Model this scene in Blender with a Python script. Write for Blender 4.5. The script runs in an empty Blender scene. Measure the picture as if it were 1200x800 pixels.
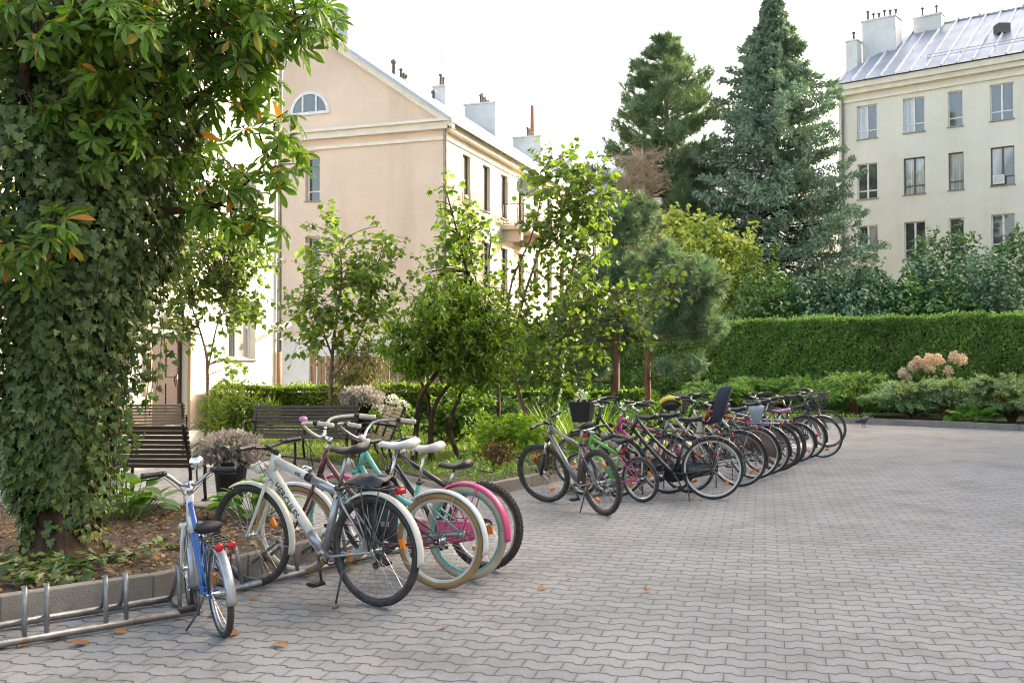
import bpy, bmesh, math, random
import numpy as np
from mathutils import Vector, Matrix
random.seed(11)
SC = bpy.context.scene
COL = SC.collection
PI = math.pi
R_ = math.radians
# ------------------------------------------------------------------ camera model (used to measure real positions)
FPX = 1180.0; CH = 1.52; PIT = math.atan(28 / 1180)
cP, sP = math.cos(PIT), math.sin(PIT)
def ray(px, py):
    u = (px - 600) / FPX; v = (400 - py) / FPX
    return Vector((u, cP - v * sP, sP + v * cP))
def at(px, py, Y):
    d = ray(px, py); t = Y / d.y
    return Vector((d.x * t, Y, CH + d.z * t))
def gr(px, py, z=0.0):
    d = ray(px, py); t = (z - CH) / d.z
    return Vector((d.x * t, d.y * t, z))
# ------------------------------------------------------------------ object helpers
def tag(o, label=None, cat=None, group=None, kind=None):
    if label: o['label'] = label
    if cat: o['category'] = cat
    if group: o['group'] = group
    if kind: o['kind'] = kind
    return o
def empty(name, loc, label, cat, rot=(0, 0, 0), group=None):
    o = bpy.data.objects.new(name, None); COL.objects.link(o)
    o.location = loc; o.rotation_euler = rot; o.empty_display_size = .2
    return tag(o, label, cat, group)
def link(name, me, parent=None, world=False):
    o = bpy.data.objects.new(name, me); COL.objects.link(o)
    if parent:
        o.parent = parent
        if world and parent.type == 'EMPTY': o.matrix_parent_inverse = parent.matrix_basis.inverted()
    return o
def np_mesh(name, V, polys, mats, mis=None, smooth=False):
    me = bpy.data.meshes.new(name)
    V = np.asarray(V, np.float32)
    polys = [np.asarray(p, np.int32) for p in polys]
    nl = sum(p.size for p in polys); nf = sum(len(p) for p in polys)
    me.vertices.add(len(V)); me.vertices.foreach_set('co', V.ravel())
    me.loops.add(nl); me.loops.foreach_set('vertex_index', np.concatenate([p.ravel() for p in polys]))
    me.polygons.add(nf)
    tot = np.concatenate([np.full(len(p), p.shape[1], np.int32) for p in polys])
    st = np.concatenate([[0], np.cumsum(tot)[:-1]]).astype(np.int32)
    me.polygons.foreach_set('loop_start', st); me.polygons.foreach_set('loop_total', tot)
    if mis is not None: me.polygons.foreach_set('material_index', np.asarray(mis, np.int32))
    me.polygons.foreach_set('use_smooth', np.full(nf, smooth, bool))
    for m in (mats if isinstance(mats, (list, tuple)) else [mats]): me.materials.append(m)
    me.update(calc_edges=True); me.validate()
    return me
class MB:
    def __init__(s): s.v = []; s.f = []; s.sm = []; s.mi = []; s.m = 0; s.M = None
    def add(s, vs, fs, smooth=True):
        o = len(s.v)
        if s.M is not None: vs = [s.M @ Vector(p) for p in vs]
        s.v += [tuple(p) for p in vs]
        s.f += [tuple(i + o for i in f) for f in fs]
        s.sm += [smooth] * len(fs); s.mi += [s.m] * len(fs)
    def tube(s, pts, r, seg=8, cap=True, sy=1.0):
        pts = [Vector(p) for p in pts]; n = len(pts)
        rs = r if isinstance(r, (list, tuple)) else [r] * n
        vs = []; fs = []
        t0 = (pts[1] - pts[0]).normalized()
        a = Vector((0, 0, 1)) if abs(t0.z) < .9 else Vector((1, 0, 0))
        nx = t0.cross(a).normalized()
        for i in range(n):
            t = (pts[min(i + 1, n - 1)] - pts[max(i - 1, 0)])
            t = t.normalized() if t.length > 1e-9 else t0
            nx = (nx - t * nx.dot(t)).normalized(); ny = t.cross(nx)
            for k in range(seg):
                an = 2 * PI * k / seg
                vs.append(pts[i] + (nx * math.cos(an) + ny * math.sin(an) * sy) * rs[i])
        for i in range(n - 1):
            for k in range(seg):
                k2 = (k + 1) % seg
                fs.append((i * seg + k, i * seg + k2, (i + 1) * seg + k2, (i + 1) * seg + k))
        if cap:
            fs.append(tuple(range(seg - 1, -1, -1))); fs.append(tuple((n - 1) * seg + k for k in range(seg)))
        s.add(vs, fs)
    def box(s, c, size, rot=None, taper=1.0):
        x, y, z = [q / 2 for q in size]
        vs = [Vector((a * x * (taper if d > 0 else 1), b * y * (taper if d > 0 else 1), d * z)) for d in (-1, 1) for b in (-1, 1) for a in (-1, 1)]
        if rot is not None: vs = [rot @ p for p in vs]
        c = Vector(c); vs = [p + c for p in vs]
        s.add(vs, [(0, 2, 3, 1), (4, 5, 7, 6), (0, 1, 5, 4), (2, 6, 7, 3), (0, 4, 6, 2), (1, 3, 7, 5)], False)
    def obox(s, P, U, N, u0, u1, n0, n1, z0, z1):       # box in a wall frame: along U, outward N, heights z
        P = Vector(P); vs = []
        for z in (z0, z1):
            for n in (n0, n1):
                for u in (u0, u1): vs.append(P + U * u + N * n + Vector((0, 0, z)))
        s.add(vs, [(0, 2, 3, 1), (4, 5, 7, 6), (0, 1, 5, 4), (2, 6, 7, 3), (0, 4, 6, 2), (1, 3, 7, 5)], False)
    def ring(s, c, prof, seg=48, a0=0, a1=2 * PI, closed=True):   # lathe round the y axis; prof = [(radius, y)]
        c = Vector(c); full = abs(a1 - a0 - 2 * PI) < 1e-6
        n = seg if full else seg + 1; m = len(prof); vs = []; fs = []
        for i in range(n):
            a = a0 + (a1 - a0) * i / seg
            for (rr, y) in prof: vs.append(c + Vector((rr * math.cos(a), y, rr * math.sin(a))))
        for i in range(seg):
            i2 = (i + 1) % n
            for k in range(m if closed else m - 1):
                k2 = (k + 1) % m
                fs.append((i * m + k, i2 * m + k, i2 * m + k2, i * m + k2))
        if closed and not full:
            fs.append(tuple(range(m))); fs.append(tuple((n - 1) * m + k for k in range(m - 1, -1, -1)))
        s.add(vs, fs)
    def lathe(s, prof, c=(0, 0, 0), seg=20):            # round z; prof = [(radius, z)]
        c = Vector(c); m = len(prof); vs = []; fs = []
        for i in range(seg):
            a = 2 * PI * i / seg
            for (rr, z) in prof: vs.append(c + Vector((rr * math.cos(a), rr * math.sin(a), z)))
        for i in range(seg):
            i2 = (i + 1) % seg
            for k in range(m - 1): fs.append((i * m + k, i2 * m + k, i2 * m + k + 1, i * m + k + 1))
        if prof[0][0] > 1e-6: fs.append(tuple(i * m for i in range(seg - 1, -1, -1)))
        if prof[-1][0] > 1e-6: fs.append(tuple(i * m + m - 1 for i in range(seg)))
        s.add(vs, fs)
    def ball(s, c, r, seg=14, rings=9, rot=None):
        if not isinstance(r, (list, tuple)): r = (r, r, r)
        vs = []; fs = []; c = Vector(c)
        for j in range(rings + 1):
            th = PI * j / rings
            for i in range(seg):
                a = 2 * PI * i / seg
                p = Vector((r[0] * math.sin(th) * math.cos(a), r[1] * math.sin(th) * math.sin(a), r[2] * math.cos(th)))
                if rot is not None: p = rot @ p
                vs.append(c + p)
        for j in range(rings):
            for i in range(seg):
                i2 = (i + 1) % seg
                fs.append((j * seg + i, (j + 1) * seg + i, (j + 1) * seg + i2, j * seg + i2))
        s.add(vs, fs)
    def loft(s, secs, cap=True, closed=True):           # list of equal-length rings of points
        m = len(secs[0]); vs = [p for q in secs for p in q]; fs = []
        for i in range(len(secs) - 1):
            for k in range(m if closed else m - 1):
                k2 = (k + 1) % m
                fs.append((i * m + k, i * m + k2, (i + 1) * m + k2, (i + 1) * m + k))
        if cap and closed:
            fs.append(tuple(range(m - 1, -1, -1))); fs.append(tuple((len(secs) - 1) * m + k for k in range(m)))
        s.add(vs, fs)
    def quad(s, a, b, c, d): s.add([a, b, c, d], [(0, 1, 2, 3)], False)
    def poly(s, pts): s.add(pts, [tuple(range(len(pts)))], False)
    def prism(s, poly, z0, z1):
        n = len(poly)
        vs = [(p[0], p[1], z0) for p in poly] + [(p[0], p[1], z1) for p in poly]
        fs = [tuple(range(n - 1, -1, -1)), tuple(range(n, 2 * n))] + [(i, (i + 1) % n, n + (i + 1) % n, n + i) for i in range(n)]
        s.add(vs, fs, False)
    def build(s, name, mats, parent=None, world=False, bevel=0, label=None):
        me = bpy.data.meshes.new(name)
        me.from_pydata(s.v, [], s.f)
        me.polygons.foreach_set('use_smooth', s.sm); me.polygons.foreach_set('material_index', s.mi)
        for m in (mats if isinstance(mats, (list, tuple)) else [mats]): me.materials.append(m)
        me.update()
        o = link(name, me, parent, world)
        if label: o['label'] = label
        if bevel:
            b = o.modifiers.new('bevel', 'BEVEL'); b.width = bevel; b.segments = 2; b.limit_method = 'ANGLE'; b.angle_limit = R_(40)
        return o
def bez(p0, p1, p2, n=8):
    p0, p1, p2 = Vector(p0), Vector(p1), Vector(p2)
    return [p0 * (1 - t) ** 2 + p1 * 2 * t * (1 - t) + p2 * t * t for t in [i / n for i in range(n + 1)]]
def smooth_path(pts, n=5):                              # Catmull-Rom
    P = [Vector(p) for p in pts]; P = [P[0] * 2 - P[1]] + P + [P[-1] * 2 - P[-2]]
    out = []
    for i in range(1, len(P) - 2):
        for k in range(n):
            t = k / n; a, b, c, d = P[i - 1], P[i], P[i + 1], P[i + 2]
            out.append(.5 * ((2 * b) + (c - a) * t + (2 * a - 5 * b + 4 * c - d) * t * t + (3 * b - a - 3 * c + d) * t ** 3))
    out.append(P[-2]); return out
# ------------------------------------------------------------------ materials
def nodes(name):
    m = bpy.data.materials.new(name); m.use_nodes = True
    nt = m.node_tree; b = nt.nodes['Principled BSDF']
    return m, nt, b
def NN(nt, t, **kw):
    n = nt.nodes.new(t)
    for k, v in kw.items():
        if k.startswith('i_'):
            key = k[2:]; key = int(key) if key.isdigit() else key
            n.inputs[key].default_value = v
        else: setattr(n, k, v)
    return n
def mth(nt, op, a, b=None, c=None, clamp=False):
    n = nt.nodes.new('ShaderNodeMath'); n.operation = op; n.use_clamp = clamp
    for i, q in enumerate((a, b, c)):
        if q is None: continue
        if isinstance(q, (int, float)): n.inputs[i].default_value = q
        else: nt.links.new(q, n.inputs[i])
    return n.outputs[0]
def mixc(nt, fac, a, b, mode='MIX'):
    n = nt.nodes.new('ShaderNodeMix'); n.data_type = 'RGBA'; n.blend_type = mode
    for i, q in ((0, fac), (6, a), (7, b)):
        if isinstance(q, (int, float)): n.inputs[i].default_value = q
        elif isinstance(q, (tuple, list)): n.inputs[i].default_value = (*q[:3], 1)
        else: nt.links.new(q, n.inputs[i])
    return n.outputs[2]
def noise(nt, scale, detail=4, rough=.6, coord='Object', stretch=None):
    tc = nt.nodes.new('ShaderNodeTexCoord'); o = tc.outputs[coord]
    if stretch:
        mp = nt.nodes.new('ShaderNodeMapping'); mp.inputs['Scale'].default_value = stretch
        nt.links.new(o, mp.inputs[0]); o = mp.outputs[0]
    n = NN(nt, 'ShaderNodeTexNoise'); n.inputs['Scale'].default_value = scale
    n.inputs['Detail'].default_value = detail; n.inputs['Roughness'].default_value = rough
    nt.links.new(o, n.inputs['Vector']); return n.outputs[0]
def ramp(nt, fac, stops, interp='LINEAR'):
    n = nt.nodes.new('ShaderNodeValToRGB'); n.color_ramp.interpolation = interp
    e = n.color_ramp.elements
    while len(e) < len(stops): e.new(.5)
    for i, (p, c) in enumerate(stops): e[i].position = p; e[i].color = (*c[:3], 1)
    nt.links.new(fac, n.inputs[0]); return n.outputs[0]
def mat(name, col, rough=.5, metal=0., col2=None, scale=8., contrast=.5, bump=0., bscale=None, spec=.5, stretch=None, coat=0.):
    m, nt, b = nodes(name)
    b.inputs['Roughness'].default_value = rough; b.inputs['Metallic'].default_value = metal
    b.inputs['Specular IOR Level'].default_value = spec; b.inputs['Coat Weight'].default_value = coat
    if col2 is None: col2 = tuple(c * .8 for c in col)
    nz = noise(nt, scale, 5, .6, stretch=stretch)
    f = ramp(nt, nz, [(.5 - contrast * .35, (0, 0, 0)), (.5 + contrast * .35, (1, 1, 1))])
    nt.links.new(mixc(nt, f, col, col2), b.inputs['Base Color'])
    rr = mth(nt, 'MULTIPLY_ADD', nz, .25, rough - .12, clamp=True); nt.links.new(rr, b.inputs['Roughness'])
    if bump:
        bn = NN(nt, 'ShaderNodeBump'); bn.inputs['Strength'].default_value = bump; bn.inputs['Distance'].default_value = .02
        nt.links.new(noise(nt, bscale or scale * 4, 6, .65, stretch=stretch), bn.inputs['Height']); nt.links.new(bn.outputs[0], b.inputs['Normal'])
    return m
def leafmat(name, cols, trans=.35, rough=.45, tint=(1.5, 1.6, .55), spec=.4, nscale=1.5, stops=None):
    m, nt, b = nodes(name)
    g = nt.nodes.new('ShaderNodeNewGeometry')
    n = len(cols)
    st = stops or [i / max(1, n - 1) for i in range(n)]
    c = ramp(nt, g.outputs['Random Per Island'], list(zip(st, cols)))
    nz = noise(nt, nscale, 3, .6)
    c = mixc(nt, 1.0, c, ramp(nt, nz, [(.3, (.72, .74, .7)), (.7, (1.25, 1.22, 1.1))]), 'MULTIPLY')
    nt.links.new(c, b.inputs['Base Color'])
    b.inputs['Roughness'].default_value = rough; b.inputs['Specular IOR Level'].default_value = spec
    tr = nt.nodes.new('ShaderNodeBsdfTranslucent')
    nt.links.new(mixc(nt, 1.0, c, tint, 'MULTIPLY'), tr.inputs[0])
    mx = nt.nodes.new('ShaderNodeMixShader'); mx.inputs[0].default_value = trans
    nt.links.new(b.outputs[0], mx.inputs[1]); nt.links.new(tr.outputs[0], mx.inputs[2])
    nt.links.new(mx.outputs[0], nt.nodes['Material Output'].inputs[0])
    return m
M = {}
M['tyre'] = mat('tyre_rubber', (.020, .019, .018), .8, col2=(.060, .054, .047), scale=30, bump=.3, bscale=180)
M['tyre_tan'] = mat('tyre_tan', (.36, .23, .085), .7, col2=(.25, .16, .07), scale=6, bump=.25, bscale=180)
M['tyre_cream'] = mat('tyre_cream', (.50, .43, .32), .7, col2=(.33, .28, .21), scale=6, bump=.25, bscale=180)
M['chrome'] = mat('chrome', (.62, .62, .62), .25, 1., scale=20)
M['alu'] = mat('aluminium', (.48, .48, .49), .38, 1., col2=(.3, .3, .3), scale=14)
M['steel'] = mat('dark_steel', (.12, .12, .125), .42, .8, col2=(.06, .05, .045), scale=18)
M['galv'] = mat('galvanised_steel', (.36, .37, .38), .5, .85, col2=(.20, .19, .18), scale=12, bump=.1)
M['black'] = mat('black_plastic', (.015, .015, .016), .45, scale=20)
M['blackpaint'] = mat('black_paint', (.012, .012, .014), .28, scale=10, coat=.4)
M['leather'] = mat('black_leather', (.014, .014, .016), .4, col2=(.03, .03, .032), scale=14, bump=.3, bscale=120)
M['white_vinyl'] = mat('white_vinyl', (.72, .70, .66), .4, col2=(.6, .57, .52), scale=9)
M['cream_rubber'] = mat('cream_rubber', (.58, .52, .40), .55, col2=(.42, .37, .28), scale=20)
M['cream_paint'] = mat('cream_paint', (.62, .59, .52), .35, col2=(.52, .49, .42), scale=12)
M['red_plastic'] = mat('red_reflector', (.45, .012, .012), .2, scale=30)
M['orange_plastic'] = mat('orange_reflector', (.75, .20, .01), .22, scale=30)
M['lens'] = mat('clear_lens', (.6, .6, .58), .15, scale=10)
M['mirror'] = mat('mirror_glass', (.85, .84, .8), .06, 1., scale=4)
def paint(n, c, metal=0., rough=.36): M[n] = mat(n, c, rough, metal, col2=tuple(q * .62 + .012 * t for q, t in zip(c, (1.2, 1., .8))), scale=16, contrast=.9, coat=.15)
paint('white_paint', (.74, .73, .70)); paint('silver_paint', (.42, .42, .43), .6, .35)
paint('maroon_paint', (.10, .018, .022)); paint('turquoise_paint', (.13, .46, .40)); paint('pink_paint', (.72, .06, .22))
paint('blue_paint', (.02, .105, .36)); paint('grey_paint', (.20, .20, .215), .5, .35); paint('green_paint', (.11, .40, .07))
paint('magenta_paint', (.55, .05, .20)); paint('red_paint', (.42, .015, .03)); paint('purple_paint', (.045, .035, .11))
paint('beige_paint', (.42, .36, .28)); paint('navy_fabric', (.022, .026, .048), 0, .8); paint('lilac_plastic', (.55, .22, .42))
paint('yellow_plastic', (.62, .50, .02)); paint('palebag', (.34, .40, .44), 0, .4); paint('brown_leather', (.12, .05, .03), 0, .5)
M['bark'] = mat('bark', (.105, .066, .042), .95, col2=(.028, .018, .013), scale=9, contrast=.45, bump=1., bscale=22, spec=.15, stretch=(1, 1, .5))
M['bark_pale'] = mat('bark_pale', (.20, .14, .09), .9, col2=(.09, .06, .04), scale=12, bump=.8, bscale=30, stretch=(1, 1, .3))
M['bark_pine'] = mat('bark_pine', (.22, .10, .055), .9, col2=(.10, .05, .03), scale=9, contrast=.7, bump=1., bscale=20, stretch=(1, 1, .3))
M['twig_dry'] = mat('dry_twig', (.48, .36, .25), .9, col2=(.34, .24, .16), scale=5)
M['kerb'] = mat('kerb_concrete', (.265, .24, .21), .85, col2=(.165, .14, .115), scale=3.5, contrast=.8, bump=.5, bscale=60)
M['soil'] = mat('soil', (.065, .045, .032), .95, col2=(.028, .020, .015), scale=5, contrast=.8, bump=1., bscale=26)
M['lawnbase'] = mat('lawn_soil', (.07, .085, .025), .95, col2=(.04, .035, .02), scale=3, bump=.8, bscale=30)
M['bench_wood'] = mat('bench_dark_wood', (.058, .036, .021), .55, col2=(.03, .02, .013), scale=8, stretch=(.4, 6, 6))
M['bench_light'] = mat('bench_weathered_wood', (.20, .145, .095), .6, col2=(.12, .085, .055), scale=8, stretch=(.4, 6, 6))
M['iron'] = mat('cast_iron', (.014, .014, .015), .5, .3, scale=20)
M['pot'] = mat('black_planter', (.017, .017, .019), .5, scale=10)
M['fence_wood'] = mat('fence_wood', (.20, .135, .09), .85, col2=(.11, .075, .05), scale=6, contrast=.7, stretch=(6, 6, .5), bump=.3)
def wallmat(name, col, col2, streak=.5, scale=.7):
    m, nt, b = nodes(name); b.inputs['Roughness'].default_value = .92; b.inputs['Specular IOR Level'].default_value = .2
    c = mixc(nt, ramp(nt, noise(nt, scale, 6, .65), [(.32, (0, 0, 0)), (.68, (1, 1, 1))]), col, col2)
    st = ramp(nt, noise(nt, .55, 6, .62, stretch=(1.2, 1.2, .12)), [(.50, (1, 1, 1)), (.78, (1 - .26 * streak, 1 - .28 * streak, 1 - .31 * streak))])
    c = mixc(nt, 1., c, st, 'MULTIPLY')
    pt = ramp(nt, noise(nt, .28, 4, .55), [(.40, (1, 1, 1)), (.60, (1 - .10 * streak, 1 - .10 * streak, 1 - .12 * streak))]); c = mixc(nt, 1., c, pt, 'MULTIPLY')
    fn = ramp(nt, noise(nt, 14, 5, .7), [(.3, (.93, .93, .92)), (.7, (1.04, 1.04, 1.04))]); c = mixc(nt, 1., c, fn, 'MULTIPLY')
    nt.links.new(c, b.inputs['Base Color'])
    bn = NN(nt, 'ShaderNodeBump'); bn.inputs['Strength'].default_value = .15; bn.inputs['Distance'].default_value = .02
    nt.links.new(noise(nt, 60, 4, .7), bn.inputs['Height']); nt.links.new(bn.outputs[0], b.inputs['Normal']); return m
M['cream_wall'] = wallmat('cream_render', (.74, .68, .57), (.66, .60, .49), .6)
M['peach_wall'] = wallmat('peach_render', (.71, .575, .465), (.655, .52, .41), .7)
M['white_wall'] = wallmat('white_render', (.78, .75, .69), (.70, .66, .59), .5)
M['pale_wall'] = wallmat('pale_yellow_render', (.73, .685, .585), (.675, .63, .53), .5)
M['plinth'] = mat('plinth_render', (.50, .40, .29), .9, col2=(.38, .30, .22), scale=2)
M['cornice'] = mat('cornice_plaster', (.74, .69, .60), .85, col2=(.60, .55, .47), scale=2.5, contrast=.8)
M['chimney'] = wallmat('chimney_plaster', (.66, .66, .65), (.55, .55, .55), 1., 1.2)
M['roof_metal'] = mat('zinc_roof', (.40, .43, .47), .42, .75, col2=(.28, .30, .34), scale=.9, contrast=.8, bump=.06)
M['seam'] = mat('roof_seam', (.62, .63, .65), .5, .3, scale=3)  # light grey puts the bright reflection on the seams into their colour
M['roof_dark'] = mat('dark_roof', (.10, .09, .085), .8, scale=3)
M['frame_white'] = mat('window_frame_white', (.72, .71, .68), .5, scale=8)
M['frame_brown'] = mat('window_frame_brown', (.13, .09, .06), .55, scale=8)
M['sill'] = mat('sill_metal', (.30, .26, .22), .6, .3, scale=8)
M['door'] = mat('door_wood', (.035, .013, .009), .5, col2=(.02, .008, .006), scale=6, stretch=(6, 6, .6))
M['pipe'] = mat('downspout_zinc', (.33, .33, .33), .5, .8, col2=(.22, .20, .19), scale=3)
M['pipe_rust'] = mat('downspout_rust', (.25, .12, .06), .7, .2, scale=6)
M['dish'] = mat('dish_grey', (.42, .41, .40), .6, scale=5)
M['brick'] = mat('terracotta', (.36, .12, .07), .8, scale=6)
M['pigeon'] = mat('pigeon_feathers', (.06, .06, .07), .6, col2=(.02, .02, .025), scale=22, contrast=.6)
def glass(name, base, base2, sc=1.2, st=(1, 1, .4)):
    m, nt, b = nodes(name)
    nt.links.new(mixc(nt, ramp(nt, noise(nt, sc, 2, .5, stretch=st), [(.42, (0, 0, 0)), (.58, (1, 1, 1))]), base, base2), b.inputs['Base Color'])
    b.inputs['Roughness'].default_value = .04; b.inputs['Specular IOR Level'].default_value = 1.; b.inputs['Coat Weight'].default_value = .6
    b.inputs['Coat Roughness'].default_value = .02; return m
M['glass'] = glass('window_glass', (.03, .035, .04), (.06, .06, .06))
M['glass_curtain'] = glass('window_glass_with_curtain', (.42, .42, .41), (.25, .25, .25), 3., (3.5, 3.5, .12))
M['glass_half'] = glass('window_glass_half_curtain', (.03, .03, .035), (.34, .33, .32), .55, (1.6, 1.6, .5))
# foliage
g = lambda *c: c
M['l_chestnut'] = leafmat('chestnut_leaf', [(0.077, 0.130, 0.029), (0.112, 0.192, 0.031), (0.144, 0.242, 0.039), (0.162, 0.224, 0.039), (0.383, 0.283, 0.046), (0.519, 0.167, 0.026)], .42, .38, (1.5, 1.9, .40), .45, 1.2, [0, .35, .7, .93, .97, 1])
M['l_ivy'] = leafmat('ivy_leaf', [(0.049, 0.083, 0.024), (0.073, 0.121, 0.032), (0.112, 0.161, 0.043), (0.211, 0.226, 0.067)], .18, .40, (1.3, 1.5, .5), .35, 2.5, [0, .45, .85, 1])
M['l_lilac'] = leafmat('lilac_leaf', [(0.086, 0.144, 0.032), (0.124, 0.201, 0.037), (0.189, 0.265, 0.051)], .45, .42, (1.35, 1.5, .45))
M['l_robinia'] = leafmat('robinia_leaf', [(0.082, 0.150, 0.017), (0.130, 0.218, 0.022), (0.183, 0.271, 0.029)], .42, .45, (1.3, 1.45, .45))
M['l_young'] = leafmat('linden_leaf', [(0.063, 0.107, 0.032), (0.099, 0.157, 0.037), (0.155, 0.202, 0.051)], .5, .42, (1.35, 1.5, .45))
M['l_yellow'] = leafmat('yellow_leaf', [(0.323, 0.440, 0.126), (0.522, 0.594, 0.180), (0.671, 0.689, 0.270), (0.248, 0.356, 0.108)], .5, .5, (1.3, 1.3, .6))  # leaf colour brightened in place of sunlight that does not reach the bush
M['l_spruce'] = leafmat('blue_spruce_needles', [(0.142, 0.220, 0.182), (0.198, 0.288, 0.224), (0.281, 0.363, 0.261)], .12, .6, (1.1, 1.2, .8), .3, .6)
M['l_pine'] = leafmat('pine_needles', [(0.108, 0.182, 0.112), (0.160, 0.246, 0.138), (0.231, 0.311, 0.150)], .15, .6, (1.2, 1.3, .6), .3, .6)
M['l_bluepine'] = leafmat('blue_pine_needles', [(0.113, 0.194, 0.117), (0.160, 0.249, 0.150), (0.225, 0.304, 0.158)], .15, .6, (1.2, 1.3, .6), .3, .8)
M['l_hedge'] = leafmat('thuja_spray', [(0.134, 0.238, 0.078), (0.191, 0.324, 0.092), (0.271, 0.412, 0.129), (0.316, 0.259, 0.129)], .25, .55, (1.3, 1.5, .4), .3, .9, [0, .4, .92, 1])
M['l_lowhedge'] = leafmat('privet_leaf', [(0.072, 0.126, 0.022), (0.117, 0.180, 0.033), (0.180, 0.234, 0.044)], .45, .45)
M['l_shrub'] = leafmat('shrub_leaf', [(0.054, 0.109, 0.022), (0.084, 0.161, 0.028), (0.132, 0.207, 0.039)], .4, .42)
M['l_darkshrub'] = leafmat('evergreen_leaf', [(0.061, 0.139, 0.049), (0.102, 0.203, 0.068), (0.163, 0.275, 0.096)], .2, .42, nscale=.7)
M['l_greyivy'] = leafmat('far_ivy_leaf', [(0.079, 0.162, 0.099), (0.124, 0.221, 0.135), (0.212, 0.314, 0.208)], .15, .5, (1.2, 1.3, .7), .3, .7)
M['l_juniper'] = leafmat('juniper_spray', [(0.129, 0.256, 0.065), (0.206, 0.343, 0.087), (0.309, 0.444, 0.121)], .25, .55, nscale=1.)
M['l_juniper_grey'] = leafmat('grey_juniper_spray', [(0.193, 0.288, 0.149), (0.275, 0.368, 0.195), (0.386, 0.463, 0.229)], .2, .55, nscale=1.)
M['l_grass'] = leafmat('grass_blade', [(0.098, 0.173, 0.026), (0.146, 0.242, 0.037), (0.227, 0.296, 0.053), (0.325, 0.281, 0.079)], .4, .5, stops=[0, .5, .9, 1])
M['l_cover'] = leafmat('ground_cover_leaf', [(0.111, 0.216, 0.041), (0.175, 0.307, 0.058), (0.275, 0.398, 0.087)], .3, .42)
M['l_fern'] = leafmat('bright_perennial_leaf', [(0.137, 0.230, 0.028), (0.199, 0.315, 0.039), (0.273, 0.387, 0.055)], .45, .45)
M['l_hosta'] = leafmat('hosta_leaf', [(0.072, 0.163, 0.036), (0.104, 0.213, 0.042), (0.156, 0.263, 0.060)], .4, .35)
M['l_barberry'] = leafmat('barberry_leaf', [(.10, .045, .025), (.15, .08, .03), (.09, .11, .03), (.20, .10, .03)], .3, .5)
M['l_lavender'] = leafmat('heather_flower', [(0.284, 0.243, 0.275), (0.425, 0.361, 0.386), (0.242, 0.267, 0.180), (0.539, 0.486, 0.468)], .25, .7, (1.2, 1.1, 1.1))
M['l_litter'] = leafmat('fallen_leaf', [(0.160, 0.087, 0.038), (0.240, 0.133, 0.054), (0.110, 0.061, 0.032), (0.300, 0.204, 0.086)], .15, .75)
M['l_orange'] = leafmat('fallen_orange_leaf', [(0.272, 0.098, 0.027), (0.336, 0.150, 0.045), (0.208, 0.090, 0.045)], .15, .7)
M['petal_pink'] = leafmat('hydrangea_petal', [(0.763, 0.495, 0.390), (0.800, 0.630, 0.488), (0.763, 0.720, 0.488), (0.640, 0.360, 0.293)], .3, .6, (1.1, 1.1, 1.1))
M['petal_white'] = leafmat('white_petal', [(.65, .65, .60), (.72, .70, .66)], .3, .6, (1, 1, 1))
# ------------------------------------------------------------------ foliage engine
def unit(a): return a / np.maximum(np.linalg.norm(a, axis=-1, keepdims=True), 1e-9)
def T_leaf(w=.3, wide=.4, fold=.06, tip=-.1):
    v = [(0, 0, 0), (-w, wide, fold), (0, wide, 0), (w, wide, fold), (0, 1, tip)]
    return np.array(v), [np.array([(0, 2, 1), (0, 3, 2), (1, 2, 4), (2, 3, 4)])]
def T_leaf2(w=.3):                                        # rounder leaf with a curved blade
    v = [(0, 0, 0), (-w * .8, .22, .05), (-w, .5, .05), (-w * .55, .8, -.01), (0, 1, -.14), (w * .55, .8, -.01), (w, .5, .05), (w * .8, .22, .05), (0, .25, 0), (0, .55, -.01), (0, .8, -.05)]
    f4 = [(0, 8, 1, 1)]
    return np.array(v), [np.array([(0, 8, 1), (0, 7, 8), (3, 10, 4), (10, 5, 4)]), np.array([(1, 8, 9, 2), (8, 7, 6, 9), (2, 9, 10, 3), (9, 6, 5, 10)])]
def T_blade(w=.06, bend=.25):
    v = [(-w, 0, 0), (w, 0, 0), (-w * .8, .5, bend * .3), (w * .8, .5, bend * .3), (0, 1, bend)]
    return np.array(v), [np.array([(2, 3, 4)]), np.array([(0, 1, 3, 2)])]
def T_tri(w=.1): return np.array([(-w, 0, 0), (w, 0, 0), (0, 1, 0)]), [np.array([(0, 1, 2)])]
def T_dia(w=.2): return np.array([(0, 0, 0), (-w, .45, .04), (0, 1, -.03), (w, .45, .04)]), [np.array([(0, 3, 2, 1)])]
def T_ivy():
    o = [(0, 0), (-.30, -.10), (-.52, .12), (-.30, .32), (-.36, .58), (-.13, .62), (0, 1.0), (.13, .62), (.36, .58), (.30, .32), (.52, .12), (.30, -.10)]
    v = [(0, .28, .05)] + [(x, y, -.10 * (abs(x) + max(0, y - .5))) for x, y in o]
    return np.array(v), [np.array([(0, i + 1, (i % 12) + 2 if i < 11 else 1) for i in range(12)])]
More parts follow.
